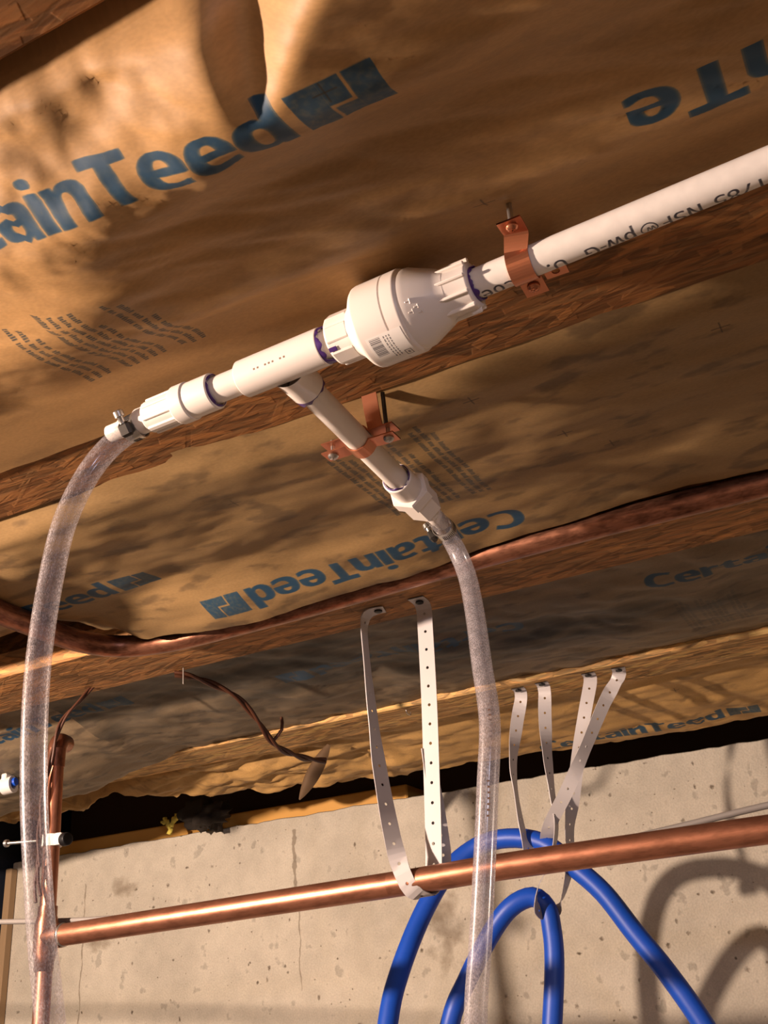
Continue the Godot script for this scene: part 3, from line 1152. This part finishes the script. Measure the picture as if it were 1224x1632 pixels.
	# branch and the two adapters
	part("branch_pipe", lathed(c0 + down * 0.030, down, along.call(0.0, 0.190), 48), M.pvc, t)
	adapter(t, at.call(-0.4165), -ax, 12, true)
	adapter(t, c0 + down * 0.212, down, 13, false)


# ---------------------------------------------------------------- copper
func copper_pipes() -> void:
	# the pipe under the middle joist with its riser at the left
	var t := thing("copper_water_pipe", "thick copper pipe hanging in front of the concrete wall, with riser at left", "pipe", Vector3(-1.115, 1.9, -1.16))
	var o := -t.position
	part("pipe", tubed([Vector3(-1.09, 1.896, -1.16) + o, Vector3(-0.6, 1.905, -1.16) + o, Vector3(-0.3, 1.9105, -1.16) + o, Vector3(0.9, 1.915, -1.16) + o], 0.0143, 40, 0.05), M.copper, t)
	part("riser", tubed([Vector3(-1.122, 2.150, -1.16) + o, Vector3(-1.117, 1.95, -1.16) + o, Vector3(-1.113, 1.6, -1.16) + o, Vector3(-1.11, 0.9, -1.16) + o], 0.0111, 32, 0.1), M.copper, t)
	var fa := Acc.new()
	lathe(fa, Vector3(-1.1165, 1.935, -1.16) + o, Vector3.DOWN, [[0.0, 0.0], [0.0, 0.0128, 1], [0.012, 0.0130], [0.022, 0.0160], [0.060, 0.0160], [0.070, 0.0130], [0.082, 0.0128], [0.082, 0.0, 1]], 36)
	lathe(fa, Vector3(-1.114, 1.8955, -1.16) + o, Vector3(1, 0.018, 0), [[0.0, 0.0155], [0.026, 0.0158], [0.027, 0.0150], [0.027, 0.0, 1]], 36)
	part("tee_fitting", fa, M.copper_dark, t)
	part("solder_ring", lathed(Vector3(-1.0865, 1.896, -1.16) + o, Vector3(1, 0.018, 0), [[0.0, 0.0152], [0.0016, 0.0156], [0.0032, 0.0146], [0.0034, 0.0140]], 36), M.zinc, t)
	var ea := Acc.new()
	lathe(ea, Vector3(-1.122, 2.138, -1.16) + o, Vector3.UP, [[-0.012, 0.0112], [-0.012, 0.0128, 1], [0.014, 0.0130, 1]], 36)
	tube(ea, spline([Vector3(-1.122, 2.150, -1.16) + o, Vector3(-1.1225, 2.158, -1.162) + o, Vector3(-1.126, 2.165, -1.170) + o, Vector3(-1.134, 2.167, -1.190) + o], 0.004), 0.0130, 32)
	part("elbow_fitting", ea, M.copper_dark, t)

	# the bent pipe along the ceiling
	var k := thing("ceiling_copper_pipe", "dark bent copper pipe running along the ceiling beside the joist", "pipe", Vector3(-0.4, 2.224, -1.03))
	var q := []
	for w in [[0.9, -1.035], [0.2, -1.035], [-0.076, -1.034], [-0.264, -1.030], [-0.417, -1.034], [-0.60, -1.046], [-0.74, -1.050], [-0.83, -1.048], [-0.895, -1.025], [-0.922, -0.975], [-0.925, -0.90], [-0.922, -0.82]]:
		q.append(Vector3(w[0], 2.224, w[1]) - k.position)
	q.append(Vector3(-0.918, 2.240, -0.705) - k.position)
	q.append(Vector3(-0.915, 2.290, -0.700) - k.position)
	part("pipe", tubed(q, 0.0143, 32, 0.02), M.copper_dark, k)

	# strap clamp on the supply pipe
	var c := thing("pipe_clamp", "copper strap clamp with two screws round the supply pipe by the check valve", "clamp", on_pipe(-0.157))
	var r := 0.0118
	var fr := []
	var sx := Vector3(1, 0, 0.06).normalized()
	for w in [[0.033, 0.012], [0.026, 0.0125], [0.018, 0.012]]:
		fr.append([Vector3(0.004, w[1], w[0]), sx])
	for s in 13:
		var f: float = deg_to_rad(lerpf(15.0, -195.0, s / 12.0))
		fr.append([Vector3(0.0, sin(f) * r, cos(f) * r), sx])
	for w in [[-0.018, 0.010], [-0.026, 0.008], [-0.0345, 0.007], [-0.043, 0.006]]:
		fr.append([Vector3(-0.004, w[1], w[0]), sx])
	var sa := Acc.new()
	strip(sa, fr, 0.0165, 0.0012, 0.008, 0.0)
	part("strap", sa, M.strap_copper, c)
	var ba := Acc.new()
	strip(ba, [[Vector3(0.012, 0.022, -0.016), sx], [Vector3(0.011, 0.022, -0.030), sx], [Vector3(0.0105, 0.021, -0.050), sx]], 0.0165, 0.0012, 0.012, 0.003)
	part("back_plate", ba, M.strap_copper, c)
	screw("screw", Vector3(0.004, 0.0115, 0.026), Vector3.DOWN, 0.0042, M.strap_copper, c)
	screw("screw", Vector3(-0.004, 0.0065, -0.034), Vector3.DOWN, 0.0046, M.strap_copper, c)
	for w in [Vector3(0.004, 0.024, 0.026), Vector3(-0.004, 0.0215, -0.034)]:
		part("shank", lathed(w, Vector3.DOWN, rounded(-0.012, 0.013, 0.0020, 0.0003), 12), M.zinc, c)

	# the two half straps round the branch, hung on a rod
	var z := -0.704
	var bc := Vector3(-0.3615, PIPE_Y, z)
	var g := thing("pipe_clamp", "two-piece copper clamp with bolts round the branch pipe, hung from the joist", "clamp", bc)
	var sz := Vector3(-0.05, 0, -1).normalized()
	for half in [-1.0, 1.0]:
		var f2 := []
		for w in [-0.0345, -0.026, -0.0165]:
			f2.append([Vector3(w, half * 0.0045, 0), sz])
		for s in 11:
			var f: float = deg_to_rad(lerpf(160.0, 20.0, s / 10.0)) * half
			f2.append([Vector3(cos(f) * r, sin(f) * r, 0), sz])
		for w in [0.0165, 0.026, 0.0345]:
			f2.append([Vector3(w, half * 0.0045, 0), sz])
		var ha := Acc.new()
		strip(ha, f2, 0.0155, 0.0012, 0.008, 0.0)
		part("half_strap", ha, M.strap_copper, g)
	for w in [-0.027, 0.027]:
		part("bolt_shank", lathed(Vector3(w, -0.006, 0), Vector3.UP, rounded(0.0, 0.016, 0.0019, 0.0003), 14), M.zinc, g)
		screw("bolt_head", Vector3(w, -0.0050, 0), Vector3.DOWN, 0.0046, M.zinc, g)
	var rod := Acc.new()
	lathe(rod, Vector3(0.0275, 0.005, 0.004), Vector3(0.05, 1, 0.2), rounded(0.0, 0.030, 0.0019, 0.0003), 12)
	part("hanger_rod", rod, M.steel_dark, g)
	var pl := Acc.new()
	strip(pl, [[Vector3(0.018, 0.006, 0.006), Vector3(1, 0, 0)], [Vector3(0.018, 0.018, 0.010), Vector3(1, 0, 0)], [Vector3(0.018, 0.034, 0.014), Vector3(1, 0, 0)]], 0.014, 0.0012, 0.02, 0.0)
	part("hanger_plate", pl, M.strap_copper, g)


# ---------------------------------------------------------------- hanger straps
func hang(label: String, pts: Array, w: float, holes := true) -> Node3D:
	# pts: [position, side]; the first and last ends are nailed to a joist
	var t := thing("hanger_strap", label, "strap", pts[0][0], "perforated plastic pipe straps")
	var p := []
	var s := []
	for q in pts:
		p.append(q[0] - t.position)
		s.append(q[1])
	var path := spline(p, 0.012)
	var sides := spline(s, 1000.0)
	# the sides run with the points, two steps per segment at least: sample them evenly over each segment
	var frames := []
	var made := 0
	for k in p.size() - 1:
		var m := maxi(2, int(ceil(p[k].distance_to(p[k + 1]) / 0.012)))
		for j in m:
			frames.append([path[made], s[k].lerp(s[k + 1], smoothstep(0.0, 1.0, float(j) / m)).normalized()])
			made += 1
	frames.append([path[made], s[-1]])
	var a := Acc.new()
	strip(a, frames, w, 0.0011, 0.0235, 0.0019 if holes else 0.0)
	part("strap", a, M.hanger, t)
	return t


func nail(t: Node3D, at: Vector3) -> void:
	var p := at - t.position
	part("nail", lathed(p, Vector3.DOWN, [[-0.012, 0.0015], [0.0, 0.0015], [0.0, 0.0052, 1], [0.0014, 0.0052, 1], [0.0020, 0.0042], [0.0020, 0.0]], 18), M.nail, t)


func straps() -> void:
	var ex := Vector3(1, 0, 0)
	# the long strap that carries the copper pipe: up from the joist nail, down and round the pipe, up again
	var y := 1.9055
	var tw := Vector3(-0.1, 0, -1).normalized()
	var t := hang("long white perforated strap looping under the copper pipe, nailed to the middle joist", [
		[Vector3(-0.570, H - 0.002, -1.150), Vector3(0.2, 0, -1)], [Vector3(-0.590, H - 0.004, -1.145), Vector3(0.15, 0, -1)], [Vector3(-0.599, H - 0.018, -1.147), tw],
		[Vector3(-0.600, 2.18, -1.150), tw], [Vector3(-0.594, 2.10, -1.147), Vector3(0.1, 0, -1)], [Vector3(-0.586, 2.03, -1.143), Vector3(0.45, 0, -0.89)], [Vector3(-0.575, 1.955, -1.142), Vector3(0.68, 0.05, -0.74)],
		[Vector3(-0.566, 1.915, -1.1435), Vector3(0.97, 0.2, 0)], [Vector3(-0.558, 1.8945, -1.150), Vector3(0.97, 0.2, 0)], [Vector3(-0.550, 1.8890, -1.162), Vector3(1, 0.15, 0)], [Vector3(-0.545, 1.895, -1.174), ex], [Vector3(-0.541, 1.93, -1.178), ex],
		[Vector3(-0.534, 2.03, -1.176), ex], [Vector3(-0.527, 2.12, -1.171), ex], [Vector3(-0.523, 2.21, -1.168), ex], [Vector3(-0.522, H - 0.008, -1.166), ex], [Vector3(-0.5215, H - 0.0015, -1.158), ex], [Vector3(-0.521, H - 0.0012, -1.140), ex]], 0.021)
	nail(t, Vector3(-0.578, H - 0.003, -1.148))
	nail(t, Vector3(-0.521, H - 0.003, -1.152))
	# the loose tail of the same strap beside the loop
	var tail := Acc.new()
	strip(tail, [[Vector3(-0.5405, 2.06, -1.181) - t.position, Vector3(0.3, 0, -1)], [Vector3(-0.536, 2.0, -1.186) - t.position, Vector3(0.7, 0, -0.8)], [Vector3(-0.533, 1.94, -1.188) - t.position, Vector3(0.95, 0, -0.4)], [Vector3(-0.534, 1.90, -1.184) - t.position, ex]], 0.019, 0.0011, 0.0235, 0.0019)
	part("strap_tail", tail, M.hanger, t)

	# two loops from the last joist round the blue hose
	var h := 1.6
	var a := hang("white perforated strap nailed leftmost on the last joist, round the outer blue hose", [
		[Vector3(-0.562, H - 0.0012, -1.598), ex], [Vector3(-0.563, H - 0.0012, -1.612), ex], [Vector3(-0.565, H - 0.012, -1.620), ex], [Vector3(-0.578, 2.19, -1.622), Vector3(0.8, 0, -0.6)], [Vector3(-0.594, 2.13, -1.627), Vector3(0.2, 0, -0.95)],
		[Vector3(-0.596, 2.08, -1.63), Vector3(-0.05, 0, -1)], [Vector3(-0.591, 2.02, -1.628), Vector3(0.1, 0, -1)], [Vector3(-0.585, 1.985, -1.635), Vector3(0.6, 0, -0.6)], [Vector3(-0.580, 1.976, -1.65), Vector3(0.95, 0, 0.2)], [Vector3(-0.572, 1.990, -1.668), Vector3(0.95, 0, 0)],
		[Vector3(-0.548, 2.02, -1.625), Vector3(0.93, 0.3, 0.0)], [Vector3(-0.505, 2.067, -1.605), Vector3(0.9, 0.35, -0.1)], [Vector3(-0.466, 2.127, -1.605), Vector3(0.7, 0.35, -0.6)], [Vector3(-0.426, 2.195, -1.612), Vector3(0.75, 0.4, -0.5)], [Vector3(-0.402, H - 0.010, -1.622), Vector3(0.94, 0.3, 0)], [Vector3(-0.397, H - 0.0012, -1.614), Vector3(0.98, 0.1, 0)], [Vector3(-0.394, H - 0.0012, -1.598), ex]], 0.021)
	nail(a, Vector3(-0.563, H - 0.003, -1.605))
	nail(a, Vector3(-0.395, H - 0.003, -1.606))
	var b := hang("white perforated strap nailed between the other strap's ends, holding the inner blue hose", [
		[Vector3(-0.520, H - 0.0012, -1.594), ex], [Vector3(-0.521, H - 0.0012, -1.606), ex], [Vector3(-0.522, H - 0.012, -1.614), ex], [Vector3(-0.528, 2.19, -1.617), Vector3(0.85, 0, -0.5)], [Vector3(-0.533, 2.13, -1.62), Vector3(0.4, 0, -0.9)],
		[Vector3(-0.534, 2.07, -1.622), Vector3(0.1, 0, -1)], [Vector3(-0.534, 2.02, -1.622), Vector3(-0.05, 0, -1)], [Vector3(-0.548, 1.97, -1.615), Vector3(-0.1, 0.2, -0.95)], [Vector3(-0.570, 1.935, -1.608), Vector3(0, 0.6, -0.8)],
		[Vector3(-0.577, 1.905, -1.612), Vector3(0.1, 0.95, -0.2)], [Vector3(-0.566, 1.900, -1.640), Vector3(0.1, 0.95, -0.2)], [Vector3(-0.549, 1.92, -1.652), Vector3(0.1, 0.5, -0.85)], [Vector3(-0.530, 1.97, -1.655), Vector3(0.2, 0, -0.95)], [Vector3(-0.524, 2.02, -1.655), Vector3(0.35, 0, -0.9)], [Vector3(-0.509, 2.07, -1.652), Vector3(0.85, 0, -0.4)], [Vector3(-0.490, 2.13, -1.645), Vector3(0.96, 0.1, -0.2)], [Vector3(-0.466, 2.19, -1.632), ex], [Vector3(-0.445, H - 0.010, -1.614), ex], [Vector3(-0.443, H - 0.0012, -1.606), ex], [Vector3(-0.442, H - 0.0012, -1.594), ex]], 0.021)
	nail(b, Vector3(-0.520, H - 0.003, -1.599))
	nail(b, Vector3(-0.443, H - 0.003, -1.600))


# ---------------------------------------------------------------- hoses
func hose_clamp(label: String, at: Vector3, dir: Vector3, turn: float, rr := 0.0106) -> void:
	var t := thing("hose_clamp", label, "clamp", at)
	var d := dir.normalized()
	var b := aim(d)
	var a := Acc.new()
	lathe(a, -d * 0.0065, d, [[0.0, rr - 0.0004], [0.0, rr + 0.0005, 1], [0.013, rr + 0.0005, 1], [0.013, rr - 0.0004, 1]], 40)
	part("band", a, M.zinc, t)
	var sl := Acc.new()
	for k in 30:
		var f: float = TAU * k / 40.0 + turn + 0.6
		var o := b.x * cos(f) + b.y * sin(f)
		box(sl, o * (rr + 0.0005), Vector3(0.0007, 0.0004, 0.0065), 0.0, Basis(d.cross(o), o, d))
	part("slot", sl, M.nail, t)
	var o2 := b.x * cos(turn) + b.y * sin(turn)
	var sd := d.cross(o2)
	part("screw_housing", boxed(o2 * (rr + 0.0035), Vector3(0.012, 0.0068, 0.0105), 0.002, Basis(sd, o2, d)), M.steel_dark, t)
	part("screw_head", lathed(o2 * (rr + 0.0040) + sd * 0.005, sd, [[0.0, 0.0026], [0.006, 0.0026], [0.006, 0.0042, 1], [0.0105, 0.0042, 1], [0.0115, 0.003], [0.0115, 0.0]], 12), M.zinc, t)


func clear_hose(label: String, pts: Array, m: Material) -> Node3D:
	var t := thing("clear_hose", label, "hose", pts[0])
	var q := []
	for p in pts:
		q.append(p - t.position)
	var path := spline(q, 0.012)
	var a := Acc.new()
	tube(a, path, 0.0095, 36, false)
	part("outer_wall", a, m, t)
	return t


func hoses() -> void:
	var a0 := on_pipe(-0.4165)
	var l := clear_hose("clear vinyl hose arching down at left from the end of the pipe run", [a0 + Vector3(-0.074, 0, -0.004), Vector3(-0.500, 2.202, -0.578), Vector3(-0.517, 2.191, -0.573), Vector3(-0.536, 2.167, -0.567), Vector3(-0.552, 2.125, -0.561), Vector3(-0.561, 2.075, -0.56), Vector3(-0.566, 2.021, -0.56), Vector3(-0.565, 1.968, -0.56), Vector3(-0.559, 1.909, -0.56), Vector3(-0.550, 1.858, -0.56), Vector3(-0.542, 1.818, -0.56), Vector3(-0.530, 1.769, -0.56), Vector3(-0.50, 1.65, -0.56), Vector3(-0.47, 1.40, -0.55)], M.vinyl)
	hose_clamp("steel worm clamp on the left end of the pipe run, where the left hose starts", Vector3(-0.5005, 2.2025, -0.5778), Vector3(-1, -0.12, 0), -0.6)
	var r := clear_hose("clear vinyl hose hanging from the branch pipe in front of the copper pipe", [Vector3(-0.3715, PIPE_Y, -0.872), Vector3(-0.3735, 2.2035, -0.898), Vector3(-0.3735, 2.193, -0.922), Vector3(-0.365, 2.160, -0.927), Vector3(-0.352, 2.108, -0.905), Vector3(-0.340, 2.049, -0.878), Vector3(-0.332, 1.990, -0.862), Vector3(-0.339, 1.936, -0.86), Vector3(-0.351, 1.861, -0.86), Vector3(-0.361, 1.804, -0.86), Vector3(-0.370, 1.753, -0.86), Vector3(-0.38, 1.65, -0.86), Vector3(-0.39, 1.40, -0.86)], M.vinyl_cloudy)
	hose_clamp("steel worm clamp below the hex adapter on the branch pipe", Vector3(-0.3745, 2.2035, -0.903), Vector3(-0.05, -0.05, -1), -0.35)
	var ink := Acc.new()
	for k in 21:
		if k in [7, 12]:
			continue
		var y := 2.004 - k * 0.0047
		var on := Vector3(lookup([[1.861, -0.351], [1.936, -0.339], [1.990, -0.332], [2.049, -0.340]], y), y, lookup([[1.936, -0.860], [1.990, -0.862], [2.049, -0.878]], y))
		var out := Vector3(0.42, -0.15, 0.9).normalized()
		box(ink, on + out * 0.00962 - r.position, Vector3(0.0022, 0.0017, 0.0001), 0.0, aim(out))
	part("printed_mark", ink, M.faint, r)
	var o := thing("blue_hose", "blue hose arching widest, its top behind the copper pipe", "hose", Vector3(-0.633, 2.027, -1.65))
	part("hose", tubed([Vector3(-0.83, 1.35, -1.42), Vector3(-0.80, 1.62, -1.48), Vector3(-0.797, 1.764, -1.53), Vector3(-0.788, 1.832, -1.56), Vector3(-0.762, 1.914, -1.60), Vector3(-0.725, 1.978, -1.63), Vector3(-0.678, 2.012, -1.65), Vector3(-0.625, 2.018, -1.65), Vector3(-0.568, 2.003, -1.65), Vector3(-0.523, 1.962, -1.65), Vector3(-0.483, 1.920, -1.65), Vector3(-0.446, 1.862, -1.65), Vector3(-0.408, 1.805, -1.65), Vector3(-0.366, 1.729, -1.65), Vector3(-0.31, 1.60, -1.65), Vector3(-0.25, 1.35, -1.65)].map(func(p): return p - o.position), 0.0152, 32, 0.015), M.blue, o)
	var i := thing("blue_hose", "blue hose bent in a tight narrow loop below the copper pipe", "hose", Vector3(-0.6, 1.93, -1.62))
	part("hose", tubed([Vector3(-0.80, 1.35, -1.56), Vector3(-0.765, 1.62, -1.58), Vector3(-0.738, 1.760, -1.62), Vector3(-0.706, 1.814, -1.62), Vector3(-0.660, 1.876, -1.62), Vector3(-0.622, 1.912, -1.62), Vector3(-0.588, 1.924, -1.628), Vector3(-0.570, 1.908, -1.634), Vector3(-0.566, 1.880, -1.635), Vector3(-0.568, 1.832, -1.635), Vector3(-0.582, 1.745, -1.63), Vector3(-0.61, 1.60, -1.62), Vector3(-0.66, 1.35, -1.60)].map(func(p): return p - i.position), 0.0148, 32, 0.012), M.blue, i)


# ---------------------------------------------------------------- wires and scraps
func small_things() -> void:
	var t := thing("grey_cable", "thin grey cable passing behind the copper pipe and its riser", "cable", Vector3(-1.2, 1.93, -1.19))
	part("cable", tubed([Vector3(-2.12, 1.99, -1.2), Vector3(-1.6, 1.958, -1.195), Vector3(-1.21, 1.926, -1.19), Vector3(-1.09, 1.916, -1.185), Vector3(-0.97, 1.910, -1.182), Vector3(-0.8, 1.907, -1.182), Vector3(-0.6, 1.908, -1.184), Vector3(-0.42, 1.914, -1.182), Vector3(-0.26, 1.928, -1.18), Vector3(-0.1, 1.941, -1.18), Vector3(0.2, 1.946, -1.18), Vector3(0.6, 1.95, -1.18)].map(func(p): return p - t.position), 0.0036, 12, 0.03), M.cable, t)
	var w := thing("brown_wire", "brown twisted wire hanging beside the copper riser, frayed at its end", "wire", Vector3(-1.11, 2.1, -1.15))
	var line := [Vector3(-1.07, 2.262, -1.19), Vector3(-1.088, 2.225, -1.17), Vector3(-1.108, 2.185, -1.15), Vector3(-1.118, 2.115, -1.142), Vector3(-1.122, 2.06, -1.138), Vector3(-1.119, 1.985, -1.138)]
	for k in 2:
		var pts := []
		for p in spline(line, 0.008):
			var f: float = p.y * 60.0 + k * PI
			pts.append(p + Vector3(cos(f), 0, sin(f)) * 0.0021 - w.position)
		var a := Acc.new()
		tube(a, pts, 0.0021, 8)
		part("strand", a, M.wire, w)
	for k in 2:
		part("frayed_end", tubed([Vector3(-1.119, 1.988, -1.138), Vector3(-1.121 + 0.006 * k, 1.965, -1.136), Vector3(-1.114 + 0.008 * k, 1.938 + 0.008 * k, -1.134)].map(func(p): return p - w.position), 0.0022, 8), M.wire, w)
	var x := thing("brown_wire", "brown twisted wire drooping from the middle joist to the loose paper", "wire", Vector3(-0.95, 2.2, -1.35))
	var arc := [Vector3(-0.935, 2.236, -1.19), Vector3(-0.921, 2.234, -1.205), Vector3(-0.910, 2.230, -1.25), Vector3(-0.893, 2.215, -1.29), Vector3(-0.886, 2.188, -1.33), Vector3(-0.884, 2.161, -1.37), Vector3(-0.882, 2.153, -1.41), Vector3(-0.878, 2.152, -1.46), Vector3(-0.868, 2.154, -1.50)]
	for k in 2:
		var pts := []
		for p in spline(arc, 0.008):
			var f: float = p.z * 62.0 + k * PI
			pts.append(p + Vector3(cos(f), sin(f), 0) * 0.0026 - x.position)
		var a := Acc.new()
		tube(a, pts, 0.0029, 8)
		part("strand", a, M.wire, x)
	part("loose_end", tubed([Vector3(-0.884, 2.163, -1.368), Vector3(-0.869, 2.180, -1.372), Vector3(-0.872, 2.200, -1.376)].map(func(p): return p - x.position), 0.0026, 8), M.wire, x)
	var sn := Acc.new()
	lathe(sn, Vector3(-0.918, 2.262, -1.188), Vector3(0.02, -1, 0), rounded(0.0, 0.045, 0.0011, 0.0003), 8)
	tag(part("bent_nail", sn, M.zinc), "small bright nail sticking out of the middle joist above the drooping wire", "nail")
	# a strip of torn paper and a tuft of fibreglass over the wall
	var s := []
	var u := []
	for i in 13:
		var f: float = i / 12.0
		var r := []
		var q := []
		var mid: Vector3 = Vector3(-0.975, 2.236, -1.70).lerp(Vector3(-1.042, 2.146, -1.70), f)
		for j in 9:
			var g := (j / 8.0 - 0.5) * 2.0
			var half := 0.014 * pow(sin(PI * clampf(f * 0.92 + 0.06, 0.0, 1.0)), 0.8)
			r.append(mid + Vector3(0.75, -0.6, -0.25).normalized() * g * half + Vector3(0, 0, 0.010 * (1.0 - g * g) * sin(PI * f)))
			q.append(Vector2(0.3 + g * 0.02, 0.6 + f * 0.06))
		s.append(r)
		u.append(q)
	var sc := Acc.new()
	sc.grid(s, u, false, true)
	tag(part("paper_scrap", sc, flat(Color8(92, 70, 46), 0.8)), "curled brown strip of torn paper dangling over the concrete wall", "paper")
	var fb := Acc.new()
	var fuzz := noise(90.0, 2, 55)
	for q in [[0, 0, 0, 0.016, 0.020, 0.004], [0, 0, 0, -0.015, 0.022, 0.002], [0, 0.002, 0, 0.001, -0.017, 0.003], [-0.012, 0.016, 0, -0.022, 0.014, 0], [0.012, 0.014, 0, 0.018, 0.026, 0]]:
		var b0 := Vector3(-1.612 + q[0], 2.216 + q[1], -2.05 + q[2])
		var b1 := Vector3(-1.612 + q[3], 2.216 + q[4], -2.05 + q[5])
		tube(fb, spline([b0, b0.lerp(b1, 0.5) + Vector3(0.003, -0.002, 0.002), b1], 0.002), 0.0062, 10, true, func(f: float, l: float, r: float) -> float: return r * (0.75 + 0.8 * fuzz.get_noise_2d(f * 0.01, l)))
	var tuft := part("fiberglass_tuft", fb, flat(Color8(206, 188, 84), 0.9))
	tag(tuft, "yellow tuft of fibreglass caught on the wooden sill", "insulation")
	# crumpled dark paper beside the tuft
	var cp := []
	var cu := []
	var n := noise(22.0, 4, 77)
	for i in 25:
		var r := []
		var q := []
		for j in 17:
			var f: float = TAU * i / 24.0
			var g: float = PI * j / 16.0
			var dir := Vector3(sin(g) * cos(f), cos(g), sin(g) * sin(f))
			r.append(Vector3(-1.50, 2.226, -2.04) + dir * Vector3(0.055, 0.032, 0.04) * (1.0 + 0.9 * n.get_noise_3d(dir.x * 0.06, dir.y * 0.06, dir.z * 0.06)))
			q.append(Vector2(i / 24.0, j / 16.0))
		cp.append(r)
		cu.append(q)
	var ca := Acc.new()
	ca.grid(cp, cu, true, false)
	tag(part("crumpled_paper", ca, flat(Color8(40, 31, 22), 0.9)), "dark crumpled paper stuffed above the wall beside the yellow tuft", "paper")
	# white plastic clip on the riser
	var c := thing("pipe_clip", "white plastic clip holding the copper riser, its nail pointing left", "clip", Vector3(-1.1185, 2.022, -1.16))
	var ka := Acc.new()
	lathe(ka, Vector3(0, -0.008, 0), Vector3.UP, [[0.0, 0.0113], [0.0, 0.0142, 1], [0.016, 0.0142, 1], [0.016, 0.0113, 1]], 36)
	box(ka, Vector3(0.018, 0, 0.004), Vector3(0.014, 0.016, 0.012), 0.002)
	part("ring", ka, flat(Color8(222, 220, 214), 0.45), c)
	part("nail", lathed(Vector3(-0.012, 0.002, 0.004), Vector3(-1, 0.05, 0.1), [[0.0, 0.0022], [0.062, 0.0022], [0.062, 0.0052, 1], [0.066, 0.0052, 1], [0.0665, 0.0]], 14), M.zinc, c)
	part("knob", lathed(Vector3(0.024, -0.002, 0.004), Vector3(1, 0, 0.2), rounded(0.0, 0.012, 0.009, 0.002), 20), M.nail, c)
	for q in [[Vector3(-1.470, 2.243, -1.36), "small white plastic cable clip at the far left edge under the middle joist", 0.5], [Vector3(-1.462, 2.188, -1.40), "white plastic pipe clip with a blue stub at the far left edge", 1.0]]:
		var cl := thing("plastic_clip", q[1], "clip", q[0])
		var z: float = q[2]
		var sa := Acc.new()
		lathe(sa, Vector3(-0.012, 0, 0), Vector3(1, 0.1, -0.2), [[0.0, 0.008], [0.0, 0.013 * z + 0.002, 1], [0.020, 0.013 * z + 0.002, 1], [0.020, 0.008 * z, 1], [0.004, 0.007 * z]], 28)
		box(sa, Vector3(-0.004, 0.012, 0), Vector3(0.012, 0.018, 0.022 * z), 0.002)
		part("body", sa, flat(Color8(214, 208, 200), 0.45), cl)
		if z > 0.7:
			part("stub", lathed(Vector3(-0.030, 0.002, 0.004), Vector3(1, 0.1, -0.2), rounded(0.0, 0.044, 0.0075, 0.001), 20), M.blue, cl)
	tag(part("staple", tubed([Vector3(-0.764, H + 0.008, -1.60), Vector3(-0.764, H - 0.004, -1.60), Vector3(-0.764, H - 0.005, -1.615), Vector3(-0.764, H + 0.008, -1.616)], 0.0009, 8, 0.004), M.zinc), "tiny metal staple driven into the last joist left of the straps", "staple")
